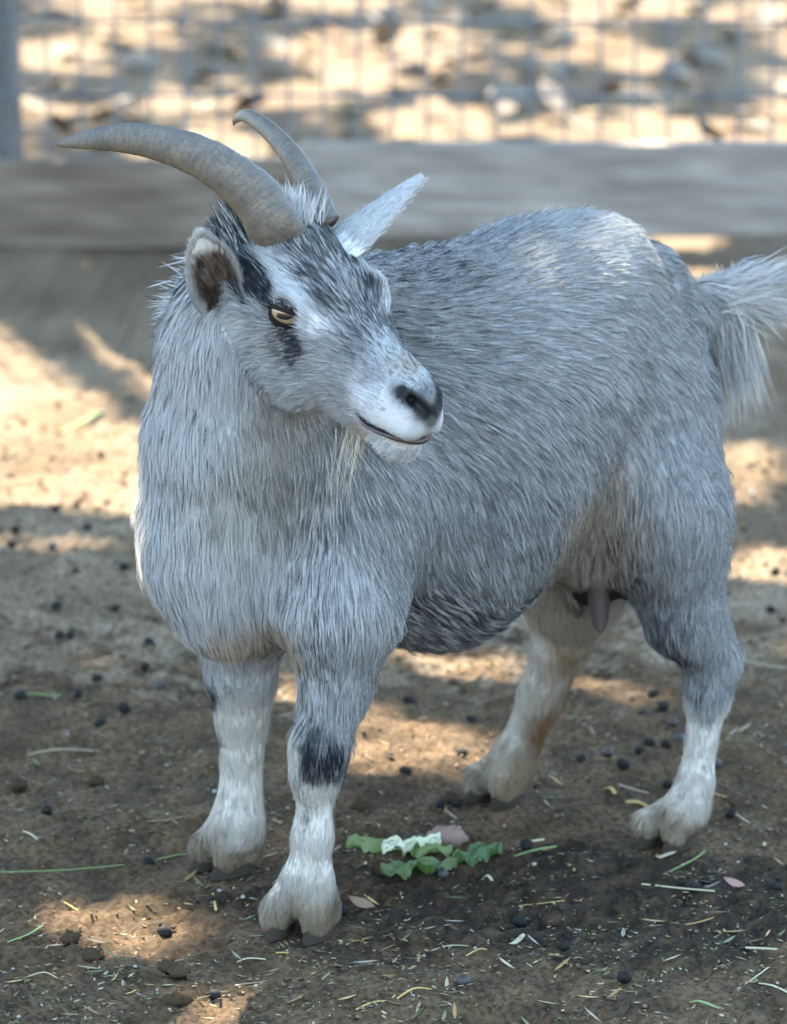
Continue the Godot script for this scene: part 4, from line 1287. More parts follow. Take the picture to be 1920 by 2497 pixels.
func plank(parent: Node3D, m: Material, a: Vector3, b: Vector3, seed_: int, called: String, label: String) -> void:
	# a sawn board with eased edges and weathered grain along its length
	var lo := a.min(b)
	var hi := a.max(b)
	var ax := 0 if hi.x - lo.x > hi.y - lo.y else 1
	var len := hi[ax] - lo[ax]
	var o1 := 1 - ax
	var steps := int(len / 0.03)
	var e := 0.004
	var prof := []                       # outline across: (other axis, depth)
	var w := hi[o1] - lo[o1]
	var d := hi.z - lo.z
	for q in 13: prof.append(Vector2(lerpf(e, w - e, q / 12.0), d))
	prof.append(Vector2(w, d - e)); prof.append(Vector2(w, e)); 
	for q in 3: prof.append(Vector2(lerpf(w - e, e, q / 2.0), 0.0))
	prof.append(Vector2(0, e)); prof.append(Vector2(0, d - e))
	var v := PackedVector3Array(); var n := PackedVector3Array(); var idx := PackedInt32Array(); var c := PackedColorArray()
	var cnt := prof.size()
	for i in steps + 1:
		for j in cnt + 1:
			var p2: Vector2 = prof[j % cnt]
			var p := Vector3.ZERO
			p[ax] = lo[ax] + len * i / steps
			p[o1] = lo[o1] + p2.x
			p.z = lo.z + p2.y
			var nn := Vector3.ZERO
			var s := noise.get_noise_2d(p[ax] * 2.0 + seed_ * 20.0, p2.x * 60.0)
			var g := fine.get_noise_2d(p[ax] * 9.0 + seed_ * 77.0, p2.x * 420.0)
			var z := fine.get_noise_2d(p[ax] * 5.0, p2.x * 14.0 + seed_ * 5.0)
			var col := Vector3(0.185, 0.155, 0.127).lerp(Vector3(0.235, 0.206, 0.176), clampf(0.5 + s * 0.9, 0, 1))
			if seed_ > 2: col = Vector3(0.09, 0.082, 0.076).lerp(Vector3(0.13, 0.12, 0.11), clampf(0.5 + s, 0, 1))
			if seed_ == 1: col = Vector3(0.110, 0.083, 0.060).lerp(Vector3(0.15, 0.122, 0.095), clampf(0.4 + s * 0.9, 0, 1))
			col *= 1.0 + 0.22 * g
			col *= 1.0 + 0.12 * z
			nn[o1] = 1.0 if p2.x > w - e * 0.9 else (-1.0 if p2.x < e * 0.9 else 0.0)
			nn.z = 1.0 if p2.y > d - e * 0.9 else (-1.0 if p2.y < e * 0.9 else 0.0)
			p.z += 0.0012 * g
			v.append(p - parent.position * 0.0)
			n.append(nn.normalized() if nn.length() > 0 else Vector3.BACK)
			c.append(Color(col.x, col.y, col.z))
	for i in steps:
		for j in cnt:
			var k := i * (cnt + 1) + j
			var k2 := k + cnt + 1
			if ax == 0: idx.append_array([k, k + 1, k2, k + 1, k2 + 1, k2])
			else: idx.append_array([k, k2, k + 1, k + 1, k2, k2 + 1])
	for q in [0, steps]:
		var b0 := v.size()
		for j in cnt:
			var p := v[q * (cnt + 1) + j]
			v.append(p)
			var nn := Vector3.ZERO
			nn[ax] = -1.0 if q == 0 else 1.0
			n.append(nn)
			c.append(c[q * (cnt + 1) + j])
		for j in range(1, cnt - 1):
			idx.append_array([b0, b0 + j, b0 + j + 1] if (q == 0) == (ax == 1) else [b0, b0 + j + 1, b0 + j])
	var o := inst(amesh(v, n, idx, c), m, called, parent)
	if label: o.set_meta("label", label)

func leaf_mesh(w: float, bend: float) -> ArrayMesh:
	var v := PackedVector3Array(); var n := PackedVector3Array(); var idx := PackedInt32Array()
	for i in 5:
		var t := i / 4.0
		var hw_: float = w * [0.06, 0.8, 1.0, 0.7, 0.0][i]
		var z := bend * t * t
		for s in [-1.0, 0.0, 1.0]:
			v.append(Vector3(s * hw_, t, z + 0.12 * w * absf(s)))
			n.append(Vector3(-0.2 * s, 0, 1).normalized())
	for i in 4:
		for k in 2:
			var b := i * 3 + k
			idx.append_array([b, b + 3, b + 1, b + 1, b + 3, b + 4])
	return amesh(v, n, idx)

func multi(mesh: Mesh, m: Material, buf: PackedFloat32Array, called: String, parent: Node) -> MultiMeshInstance3D:
	var mm := MultiMesh.new()
	mm.transform_format = MultiMesh.TRANSFORM_3D
	mm.use_colors = true
	mm.mesh = mesh
	mm.instance_count = buf.size() / 16
	mm.buffer = buf
	var o := MultiMeshInstance3D.new()
	o.multimesh = mm
	o.material_override = m
	o.name = numbered(called) if parent == self else called
	parent.add_child(o, true)
	return o

func push(buf: PackedFloat32Array, b: Basis, p: Vector3, c: Vector3) -> void:
	buf.append_array([b.x.x, b.y.x, b.z.x, p.x, b.x.y, b.y.y, b.z.y, p.y, b.x.z, b.y.z, b.z.z, p.z, c.x, c.y, c.z, 1.0])

func random_basis() -> Basis:
	return Basis(Quaternion(rng.randfn(), rng.randfn(), rng.randfn(), rng.randfn()).normalized())

func build_trees() -> void:
	# two trees added out of view, their crowns opened to place the sun patches
	opening([Vector3(-0.5942, 0.0000, -2.3827), Vector3(-0.5119, 0.0000, -2.1197), Vector3(-0.3480, 0.0000, -1.6502), Vector3(-0.3008, 0.0000, -1.5624), Vector3(-0.2315, 0.0000, -1.5997), Vector3(-0.2091, 0.0000, -1.1252), Vector3(-0.2865, 0.0000, -1.0157), Vector3(-0.3537, 0.0000, -1.0060), Vector3(-0.4567, 0.0000, -1.0648)])
	opening([Vector3(-0.4001, 0.0000, -2.1566), Vector3(-0.3119, 0.0000, -2.1381), Vector3(-0.2374, 0.0000, -1.9767), Vector3(-0.2204, 0.0000, -1.5997), Vector3(-0.3097, 0.0000, -1.8466)])
	opening([Vector3(-0.0451, 0.0000, -0.3433), Vector3(-0.0042, 0.0000, -0.3995), Vector3(0.0655, 0.0000, -0.3364), Vector3(0.0827, 0.0000, -0.2820), Vector3(0.0557, 0.0000, -0.2357), Vector3(-0.0279, 0.0000, -0.2357)])
	opening([Vector3(-0.1150, 0.0000, -0.5558), Vector3(-0.0825, 0.0000, -0.5558), Vector3(-0.0778, 0.0000, -0.4356), Vector3(-0.1076, 0.0000, -0.4502)])
	opening([Vector3(-0.0088, 0.0000, -0.5950), Vector3(0.0707, 0.0000, -0.6269), Vector3(0.1046, 0.0000, -0.5714), Vector3(0.0687, 0.0000, -0.5174), Vector3(-0.0043, 0.0000, -0.5250)])
	opening([Vector3(-0.2205, 0.0000, 0.1168), Vector3(-0.1847, 0.0000, 0.0848), Vector3(-0.1484, 0.0000, 0.1242), Vector3(-0.1587, 0.0000, 0.1689), Vector3(-0.2087, 0.0000, 0.1586)])
	opening([Vector3(-0.1496, 0.0000, 0.2824), Vector3(-0.1052, 0.0000, 0.2872), Vector3(-0.0931, 0.0000, 0.3476), Vector3(-0.1388, 0.0000, 0.3657)])
	opening([Vector3(0.1762, 0.0000, -0.5174), Vector3(0.2358, 0.0000, -0.5098), Vector3(0.2140, 0.0000, -0.4283), Vector3(0.1688, 0.0000, -0.4502)])
	opening([Vector3(0.3545, 0.0000, -1.0157), Vector3(0.4273, 0.0000, -1.0157), Vector3(0.4134, 0.0000, -0.8748), Vector3(0.3437, 0.0000, -0.8839)])
	opening([Vector3(0.3850, 0.0000, -1.4541), Vector3(0.4278, 0.0000, -1.4541), Vector3(0.4019, 0.0000, -1.2511), Vector3(0.3702, 0.0000, -1.2084)])
	opening([Vector3(0.3821, 0.0000, -2.9360), Vector3(0.4627, 0.0000, -2.9360), Vector3(0.4391, 0.0000, -2.4853), Vector3(0.3838, 0.0000, -2.4853)])
	opening([Vector3(0.1006, 0.5151, -0.0200), Vector3(0.1527, 0.5247, -0.0600), Vector3(0.1948, 0.5029, -0.0900), Vector3(0.1671, 0.4989, -0.0500), Vector3(0.1292, 0.4987, -0.0100)], 0.031)
	opening([Vector3(0.1400, 0.4896, -0.0100), Vector3(0.2046, 0.4638, -0.0600), Vector3(0.2195, 0.4452, -0.0600), Vector3(0.1756, 0.4714, 0.0000)])
	var leaf := mat(Color.WHITE, 0.6, true, 0.3)
	leaf.backlight_enabled = true
	leaf.backlight = Color(0.10, 0.13, 0.04)
	var bark := mat(Color(0.10, 0.08, 0.06), 0.9)
	for tree in 2:
		var root := Node3D.new()
		root.name = numbered("added_shade_tree")
		root.position = [Vector3(-2.3, 0, -3.3), Vector3(2.6, 0, -7.6)][tree]
		add_child(root)
		tag(root, ["added leafy tree out of view, crown shaped to dapple the pen with sun", "added leafy tree out of view, crown thinned to dapple the ground beyond the fence"][tree], "tree")
		var foot_: Vector3 = root.position
		var buf := PackedFloat32Array()
		var made := 0
		var target: int = [44000, 22000][tree]
		while made < target:
			var gx := rng.randf_range(-1.7, 2.0)
			var gz := rng.randf_range(-3.0, 1.9) if tree == 0 else rng.randf_range(-8.5, -2.75)
			var h := rng.randf_range(3.0, 4.6)
			made += 1
			if tree == 1:
				var dens := fine.get_noise_2d(gx * 2.2, gz * 1.3) + 0.35 * fine.get_noise_2d(gx * 6.0 + 20.0, gz * 4.0)
				if dens > -0.06: continue
			var q := Vector2(gx, gz)
			var open := false
			if tree == 0 or gz > -3.1:
				for poly in lit:
					if Geometry2D.is_point_in_polygon(q, poly):
						open = true
						break
			if open: continue
			var p := Vector3(gx, 0, gz) + SUN_TRAVEL * (h / SUN_TRAVEL.y)
			var s := rng.randf_range(0.07, 0.11)
			var g := rng.randf_range(0.6, 1.3)
			var lb_ := random_basis().scaled(Vector3.ONE * s)
			push(buf, lb_, p - foot_ - lb_.y * 0.5, Vector3(0.050, 0.085, 0.025) * g)
		var o := multi(leaf_mesh(0.34, 0.15), leaf, buf, "crown", root)
		o.set_meta("kind", "stuff")
		var top := Vector3(0.3 if tree == 0 else -0.3, 2.7, -0.2)
		var tr := curve([Vector3.ZERO, Vector3(0.03, 0.9, 0.02), Vector3(0.1, 1.9, -0.05), top], 16)
		var rr := []
		for i in 16: rr.append(lerpf(0.19, 0.11, i / 15.0) + 0.08 * exp(-i * 0.9))
		var t := tube(tr, rr, rr, 14)
		inst(amesh(t.v, t.n, t.i), bark, "trunk", root)
		for k in 6:
			var tip: Vector3 = ([Vector3(-1.0, 3.6, -2.6), Vector3(0.6, 3.7, -1.8), Vector3(-1.6, 3.5, -3.6), Vector3(-0.2, 4.2, -4.6), Vector3(-0.6, 4.0, -1.6), Vector3(0.7, 4.1, -3.0)] if tree == 0 else [Vector3(-0.5, 3.8, -8.0), Vector3(-1.5, 3.8, -9.5), Vector3(0.6, 4.0, -7.0), Vector3(-2.0, 3.9, -7.0), Vector3(0.2, 3.9, -10.0), Vector3(-1.2, 4.2, -8.6)])[k] - foot_
			var lp := curve([top, top.lerp(tip, 0.45) + Vector3(0, 0.35, 0), tip], 10)
			var lr := []
			for i in 10: lr.append(lerpf(0.075, 0.016, i / 9.0))
			var lt := tube(lp, lr, lr, 10)
			inst(amesh(lt.v, lt.n, lt.i), bark, "limb", root)

func lump(size: Vector3, rough: float, seed_: int, rings := 10, seg := 14) -> ArrayMesh:
	var v := PackedVector3Array(); var idx := PackedInt32Array(); var n := PackedVector3Array()
	for i in rings + 1:
		var th := PI * i / rings
		for j in seg + 1:
			var ph := TAU * (j % seg) / seg
			var d := Vector3(sin(th) * cos(ph), cos(th), sin(th) * sin(ph))
			var r := 1.0 + rough * fine.get_noise_3dv(d * 1.6 + Vector3(seed_ * 7.0, 0, 0)) + rough * 0.5 * fine.get_noise_3dv(d * 4.0 + Vector3(seed_ * 7.0, 5, 0))
			v.append(d * r * size)
			n.append((d / size).normalized())
	for i in rings:
		for j in seg:
			var k := i * (seg + 1) + j
			idx.append_array([k, k + seg + 1, k + 1, k + 1, k + seg + 1, k + seg + 2])
	return amesh(v, n, idx)

func stalk(a: Vector3, b: Vector3, w: float, c: Vector3, label: String, bend := 0.0) -> void:
	a.y = ground_y(a.x, a.z) + w * 0.7
	b.y = ground_y(b.x, b.z) + w * 0.9
	var mid := (a + b) * 0.5
	var sidew := (b - a).cross(Vector3.UP).normalized()
	mid += sidew * (bend + rng.randfn(0.0, 0.002))
	mid.y = maxf(ground_y(mid.x, mid.z) + w, mid.y)
	var pts := curve([a - mid, Vector3.ZERO, b - mid], 9)
	var ra := []
	var rb := []
	for i in 9:
		ra.append(w * (1.0 - 0.35 * absf(i - 4.0) / 4.0 * rng.randf()))
		rb.append(w * 0.45)
	var t := tube(pts, ra, rb, 7, sidew)
	var o := inst(amesh(t.v, t.n, t.i), mat(Color(c.x, c.y, c.z), 0.7, false, 0.3), "straw_stalk")
	o.position = mid
	tag(o, label, "straw", "loose straw and hay on the dirt")

func build_litter() -> void:
	# droppings
	var variants := []
	for k in 5: variants.append(lump(Vector3(0.0045, 0.0041, 0.0053), 0.22, k + 3, 9, 12))
	var dm := [mat(Color(0.011, 0.010, 0.009), 0.8, false, 0.3), mat(Color(0.020, 0.017, 0.014), 0.6), mat(Color(0.045, 0.030, 0.018), 0.95, false, 0.2)]
	var at := [Vector3(-0.1736, 0.0000, 0.1410), Vector3(-0.1941, 0.0000, -0.0028), Vector3(-0.1294, 0.0000, 0.2919), Vector3(0.0511, 0.0000, 0.2748), Vector3(-0.2582, 0.0000, -0.3698), Vector3(-0.2394, 0.0000, -0.3995), Vector3(-0.2306, 0.0000, -0.5651), Vector3(-0.3069, 0.0000, -0.6528), Vector3(-0.3176, 0.0000, -0.6642), Vector3(-0.2153, 0.0000, -0.5266), Vector3(-0.0402, 0.0000, 0.1126), Vector3(0.0585, 0.0000, -0.2833), Vector3(0.0689, 0.0000, -0.4081),
		Vector3(0.2215, 0.0000, -0.4124), Vector3(0.2413, 0.0000, -0.4225), Vector3(0.2473, 0.0000, -0.3796), Vector3(0.2234, 0.0000, -0.3419), Vector3(0.2379, 0.0000, -0.3308), Vector3(0.1612, 0.0000, -0.2793), Vector3(0.0148, 0.0000, -0.4590), Vector3(0.0103, 0.0000, -0.2292), Vector3(0.0384, 0.0000, 0.0220), Vector3(0.0967, 0.0000, 0.1200), Vector3(0.1679, 0.0000, 0.2710), Vector3(0.2445, 0.0000, 0.0354), Vector3(0.1272, 0.0000, 0.1983), Vector3(-0.3348, 0.0000, -0.4414),
		Vector3(-0.3524, 0.0000, -1.0021), Vector3(-0.3286, 0.0000, -0.9944), Vector3(-0.3212, 0.0000, -1.0648), Vector3(-0.3947, 0.0000, -1.0529), Vector3(-0.3451, 0.0000, -0.6317), Vector3(-0.2848, 0.0000, -0.1184), Vector3(-0.0825, 0.0000, -0.3642), Vector3(0.2133, 0.0000, -0.3090), Vector3(0.0388, 0.0000, -0.1429), Vector3(0.0524, 0.0000, -0.1479), Vector3(0.2253, 0.0000, 0.0465), Vector3(0.2333, 0.0000, 0.0630), Vector3(-0.1113, 0.0000, -0.4738), Vector3(0.2352, 0.0000, -0.4649), Vector3(0.1961, 0.0000, -0.2554)]
	for i in 34:
		at.append([Vector3(-0.3852, 0.0000, -0.8748), Vector3(-0.2619, 0.0000, -0.8567), Vector3(0.3663, 0.0000, -0.7685), Vector3(0.3208, 0.0000, -0.4502), Vector3(-0.3057, 0.0000, -0.5250), Vector3(0.3054, 0.0000, -0.1780)][i % 6] + Vector3(rng.randfn(0.0, 0.09), 0, rng.randfn(0.0, 0.16)))
	for i in at.size():
		var p: Vector3 = at[i]
		var o := inst(variants[i % 5], dm[0 if i % 3 else (1 if i % 2 else 0)], "dropping")
		o.position = Vector3(p.x, ground_y(p.x, p.z) + 0.0037, p.z)
		o.rotation = Vector3(rng.randf_range(-0.4, 0.4), rng.randf() * TAU, 0)
		o.scale = Vector3.ONE * rng.randf_range(0.85, 1.2)
		tag(o, "small round black goat dropping lying on the dirt", "dropping", "goat droppings on the dirt")
	for q in [Vector3(-0.2239, 0.0000, 0.2083), Vector3(-0.1648, 0.0000, 0.2400), Vector3(-0.1574, 0.0000, 0.2497), Vector3(-0.2428, 0.0000, 0.1761), Vector3(-0.1529, 0.0000, 0.2976), Vector3(-0.1581, 0.0000, 0.3013), Vector3(-0.2515, 0.0000, -0.2240), Vector3(-0.3151, 0.0000, -0.1983), Vector3(0.0468, 0.0000, -0.1629), Vector3(-0.0271, 0.0000, -0.1343), Vector3(0.1215, 0.0000, 0.1274)]:
		var o := inst(lump(Vector3(0.0075, 0.005, 0.006), 0.45, int(q.x * 1000.0) % 17, 9, 12), dm[2], "dirt_clod")
		o.position = Vector3(q.x, ground_y(q.x, q.z) + 0.004, q.z)
		o.rotation.y = rng.randf() * TAU
		tag(o, "small crumbly brown clod of dung and earth on the dirt", "clod", "crumbly clods on the dirt")
	# stalks seen one by one
	var Y := Vector3(0.36, 0.25, 0.085)
	var P := Vector3(0.36, 0.31, 0.20)
	var Gn := Vector3(0.11, 0.145, 0.055)
	var W := Vector3(0.20, 0.135, 0.08)
	var ly := "short golden yellow straw lying on the dirt"
	var lp := "pale dry straw lying on the dirt"
	var lg := "dull green hay stem lying on the dirt"
	var lw := "pale brown splinter of wood on the dirt"
	for q in [[Vector3(-0.2566, 0.0000, 0.0815), Vector3(-0.2415, 0.0000, 0.0987), 0.0011, Y, ly, 0.0], [Vector3(-0.1402, 0.0000, 0.0663), Vector3(-0.1359, 0.0000, 0.1084), 0.0012, Y, ly, 0.0], [Vector3(-0.1258, 0.0000, 0.2153), Vector3(-0.0951, 0.0000, 0.2063), 0.0010, P, lp, 0.0], [Vector3(-0.2932, 0.0000, 0.1638), Vector3(-0.2662, 0.0000, 0.1400), 0.0010, Gn * 1.6, lg, 0.003],
		[Vector3(-0.3111, 0.0000, 0.0421), Vector3(-0.2134, 0.0000, 0.0040), 0.0012, Gn, lg, 0.004], [Vector3(-0.1886, 0.0000, -0.0166), Vector3(-0.1650, 0.0000, -0.0304), 0.0014, Gn, lg, 0.002], [Vector3(-0.2994, 0.0000, -0.0655), Vector3(-0.2843, 0.0000, -0.0444), 0.0011, P, lp, 0.0], [Vector3(-0.1201, 0.0000, 0.2536), Vector3(-0.0930, 0.0000, 0.2410), 0.0014, W, lw, 0.002],
		[Vector3(-0.0268, 0.0000, 0.3311), Vector3(-0.0000, 0.0000, 0.3144), 0.0011, Y, ly, 0.0], [Vector3(-0.1933, 0.0000, 0.2891), Vector3(-0.1877, 0.0000, 0.2700), 0.0010, Y, ly, 0.0], [Vector3(-0.2692, 0.0000, 0.2361), Vector3(-0.2447, 0.0000, 0.2400), 0.0008, P, lp, 0.0], [Vector3(-0.0874, 0.0000, 0.1963), Vector3(-0.0784, 0.0000, 0.2073), 0.0012, Y, ly, 0.0],
		[Vector3(0.2043, 0.0000, 0.1452), Vector3(0.2495, 0.0000, 0.1126), 0.0009, Y * 0.7, ly, 0.004], [Vector3(0.1940, 0.0000, 0.0487), Vector3(0.2486, 0.0000, 0.0772), 0.0012, P, lp, 0.004], [Vector3(0.1978, 0.0000, 0.0465), Vector3(0.2296, 0.0000, 0.0641), 0.0009, P, lp, 0.0], [Vector3(0.0945, 0.0000, 0.0729), Vector3(0.1322, 0.0000, 0.0837), 0.0009, Y * 0.8, ly, 0.0],
		[Vector3(0.2622, 0.0000, 0.1963), Vector3(0.2967, 0.0000, 0.2013), 0.0018, P * 0.9, lp, 0.0], [Vector3(0.0811, 0.0000, 0.1709), Vector3(0.0982, 0.0000, 0.1524), 0.0024, P, lw, 0.0], [Vector3(0.0538, 0.0000, 0.2163), Vector3(0.0790, 0.0000, 0.2113), 0.0009, Y, ly, 0.0], [Vector3(0.2122, 0.0000, 0.0232), Vector3(0.2498, 0.0000, -0.0362), 0.0010, Gn * 1.3, lg, 0.010],
		[Vector3(0.2108, 0.0000, -0.0131), Vector3(0.2303, 0.0000, -0.0420), 0.0024, P * 0.8, lw, 0.0], [Vector3(0.0898, 0.0000, -0.0246), Vector3(0.1301, 0.0000, -0.0304), 0.0016, Gn * 1.4, lg, 0.002], [Vector3(0.1082, 0.0000, -0.0479), Vector3(0.1232, 0.0000, -0.0679), 0.0022, P, lw, 0.0], [Vector3(0.1768, 0.0000, -0.2137), Vector3(0.1872, 0.0000, -0.1855), 0.0018, Y, ly, 0.0],
		[Vector3(0.1895, 0.0000, -0.2072), Vector3(0.2148, 0.0000, -0.2008), 0.0010, P, lp, 0.0], [Vector3(0.2130, 0.0000, 0.3079), Vector3(0.2330, 0.0000, 0.3237), 0.0013, Gn * 1.4, lg, 0.002], [Vector3(0.2665, 0.0000, 0.2671), Vector3(0.2878, 0.0000, 0.2938), 0.0012, P, lp, 0.004], [Vector3(-0.0000, 0.0000, 0.3144), Vector3(0.0271, 0.0000, 0.2919), 0.0012, Y * 0.9, ly, 0.0],
		[Vector3(0.1920, 0.0000, -0.1454), Vector3(0.2107, 0.0000, -0.1529), 0.0030, Y * 0.8, ly, 0.0], [Vector3(0.2784, 0.0000, -0.1343), Vector3(0.2913, 0.0000, -0.1038), 0.0010, P * 0.8, lp, 0.0], [Vector3(0.0227, 0.0000, 0.1943), Vector3(0.0562, 0.0000, 0.1822), 0.0008, P * 0.8, lp, 0.002], [Vector3(-0.0544, 0.0000, -0.1529), Vector3(-0.0773, 0.0000, -0.1343), 0.0008, P, lp, 0.0],
		[Vector3(0.2565, 0.0000, 0.2633), Vector3(0.2754, 0.0000, 0.2439), 0.0007, P, lp, 0.003], [Vector3(0.0702, 0.0000, 0.0175), Vector3(0.0818, 0.0000, 0.0287), 0.0014, P, lp, 0.0], [Vector3(0.2594, 0.0000, -0.1906), Vector3(0.2854, 0.0000, -0.1729), 0.0010, Y * 0.8, ly, 0.003], [Vector3(-0.2024, 0.0000, -0.0917), Vector3(-0.1725, 0.0000, -0.1038), 0.0009, W, lw, 0.002],
		[Vector3(-0.3576, 0.0000, -0.4828), Vector3(-0.2997, 0.0000, -0.4502), 0.0020, Gn, lg, 0.004], [Vector3(-0.3844, 0.0000, -1.5137), Vector3(-0.3471, 0.0000, -1.6375), 0.0026, Gn * 1.7, lg, 0.004], [Vector3(-0.3157, 0.0000, -0.2954), Vector3(-0.2600, 0.0000, -0.3090), 0.0010, P * 0.8, lp, 0.0], [Vector3(0.3250, 0.0000, -0.6029), Vector3(0.3660, 0.0000, -0.5714), 0.0012, P * 0.7, lp, 0.004]]:
		stalk(q[0], q[1], q[2], q[3], q[4], q[5])
	# pinkish stone, dry leaves, lettuce
	var st := Vector3(0.0435, 0.0000, -0.0561)
	var so := inst(lump(Vector3(0.015, 0.009, 0.011), 0.25, 9, 16, 22), mat(Color(0.20, 0.13, 0.10), 0.85), "stone")
	so.position = Vector3(st.x, 0.005, st.z)
	tag(so, "smooth pinkish brown stone beside the lettuce leaf", "stone")
	for q in [[Vector3(-0.0144, 0.0000, 0.1084), 0.022, Vector3(0.18, 0.115, 0.068), "small torn brown dry leaf behind the goat's front hoof"], [Vector3(0.2737, 0.0000, 0.0597), 0.018, Vector3(0.24, 0.13, 0.10), "small reddish dry leaf on the dark muck"]]:
		var lo := inst(leaf_mesh(0.32, 0.25), mat(Color(q[2].x, q[2].y, q[2].z), 0.8), "dry_leaf")
		lo.position = q[0] + Vector3(0, 0.004, 0)
		lo.rotation = Vector3(-PI / 2 + 0.15, 0, 1.2)
		lo.scale = Vector3.ONE * q[1]
		tag(lo, q[3], "leaf")
	lettuce()
	# crumbs that nobody could count
	var chip := leaf_mesh(0.16, 0.08)
	var buf := PackedFloat32Array()
	var cols := [Vector3(0.32, 0.24, 0.11), Vector3(0.32, 0.27, 0.17), Vector3(0.09, 0.10, 0.045), Vector3(0.14, 0.15, 0.08), Vector3(0.18, 0.11, 0.065), Vector3(0.06, 0.043, 0.03), Vector3(0.24, 0.21, 0.16), Vector3(0.23, 0.15, 0.06)]
	for i in 42000:
		var p := Vector3(rng.randf_range(-0.55, 0.55), 0, 0.5 - 1.9 * pow(rng.randf(), 1.3))
		var keep := 0.35 + 0.9 * noise.get_noise_2d(p.x * 6.0 + 3.0, p.z * 5.0) + 0.5 * smoothstep(0.05, 0.3, p.z) + 0.35 * muck(p.x, p.z)
		if p.z < -0.5: keep *= 0.5
		if rng.randf() > keep: continue
		p.y = ground_y(p.x, p.z) + rng.randf_range(0.0003, 0.0014)
		var s := 0.0014 + 0.0050 * pow(rng.randf(), 1.6)
		if rng.randf() < 0.07: s = rng.randf_range(0.009, 0.022)
		var b := Basis(Vector3.UP, rng.randf() * TAU) * Basis(Vector3.RIGHT, -PI / 2 + rng.randfn(0.0, 0.18))
		b = b.scaled_local(Vector3(s * rng.randf_range(0.6, 1.6) if s < 0.0085 else s * 0.5, s, s))
		push(buf, b, p, cols[rng.randi() % 8] * rng.randf_range(0.6, 1.1))
	var co := multi(chip, mat(Color.WHITE, 0.8, true, 0.3), buf, "hay_crumbs", self)
	tag(co, "crumbs of hay, leaf and chaff strewn over the dirt", "chaff", "", "stuff")
	var gb := PackedFloat32Array()
	for i in 15000:
		var p := Vector3(rng.randf_range(-0.6, 0.6), 0, 0.5 - 2.2 * pow(rng.randf(), 1.4))
		p.y = ground_y(p.x, p.z)
		var s := 0.0006 + 0.0016 * pow(rng.randf(), 3.0)
		if p.z < -0.5: s *= 2.0
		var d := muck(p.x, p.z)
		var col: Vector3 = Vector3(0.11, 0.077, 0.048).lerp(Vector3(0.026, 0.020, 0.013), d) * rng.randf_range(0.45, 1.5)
		if rng.randf() < 0.04: col = Vector3(0.26, 0.24, 0.21)
		push(gb, random_basis().scaled(Vector3(s, s * 0.7, s)), p, col)
	var go := multi(lump(Vector3.ONE, 0.5, 2, 4, 6), mat(Color.WHITE, 0.9, true, 0.2), gb, "soil_grains", self)
	tag(go, "loose grains and small clods of the trampled soil", "soil", "", "stuff")
	# beyond the fence
	var lb := PackedFloat32Array()
	var lc := [Vector3(0.20, 0.165, 0.125), Vector3(0.22, 0.19, 0.155), Vector3(0.12, 0.08, 0.05), Vector3(0.20, 0.15, 0.08), Vector3(0.17, 0.14, 0.115)]
	for i in 900:
		var p := Vector3(rng.randf_range(-1.8, 1.8), rng.randf_range(0.004, 0.02), rng.randf_range(-7.5, -2.95))
		var s := rng.randf_range(0.04, 0.09)
		push(lb, (Basis(Vector3.UP, rng.randf() * TAU) * Basis(Vector3.RIGHT, -PI / 2 + rng.randfn(0.0, 0.35))).scaled(Vector3.ONE * s), p, lc[rng.randi() % 5] * rng.randf_range(0.6, 1.15))
	var fo := multi(leaf_mesh(0.36, 0.2), mat(Color.WHITE, 0.8, true, 0.3), lb, "fallen_leaves", self)
	tag(fo, "dry fallen leaves covering the ground beyond the fence", "leaves", "", "stuff")
	for i in 10:
		var p: Vector3 = [Vector3(0.5285, 0.0000, -4.5378), Vector3(0.5802, 0.0000, -4.7680), Vector3(0.2008, 0.0000, -4.1434), Vector3(-0.3504, 0.0000, -4.9056), Vector3(0.3471, 0.0000, -5.0481), Vector3(-0.1348, 0.0000, -5.2713), Vector3(-0.4815, 0.0000, -4.6348), Vector3(0.0354, 0.0000, -4.5699)][i % 8] + (Vector3(rng.randfn(0.0, 0.3), 0, rng.randfn(0.0, 0.4)) if i >= 8 else Vector3.ZERO)
		var s := rng.randf_range(0.02, 0.04)
		var o := inst(lump(Vector3(s, s * 0.6, s * 0.8), 0.3, i, 12, 16), mat([Color(0.20, 0.175, 0.145), Color(0.13, 0.095, 0.07)][i % 2], 0.9), "stone")
		o.position = Vector3(p.x, s * 0.35, minf(p.z, -3.05))
		o.rotation.y = rng.randf() * TAU
		tag(o, ["pale round stone lying among dry leaves beyond the fence", "brown stone lying among dry leaves beyond the fence"][i % 2], "stone", ["pale stones beyond the fence", "brown stones beyond the fence"][i % 2])

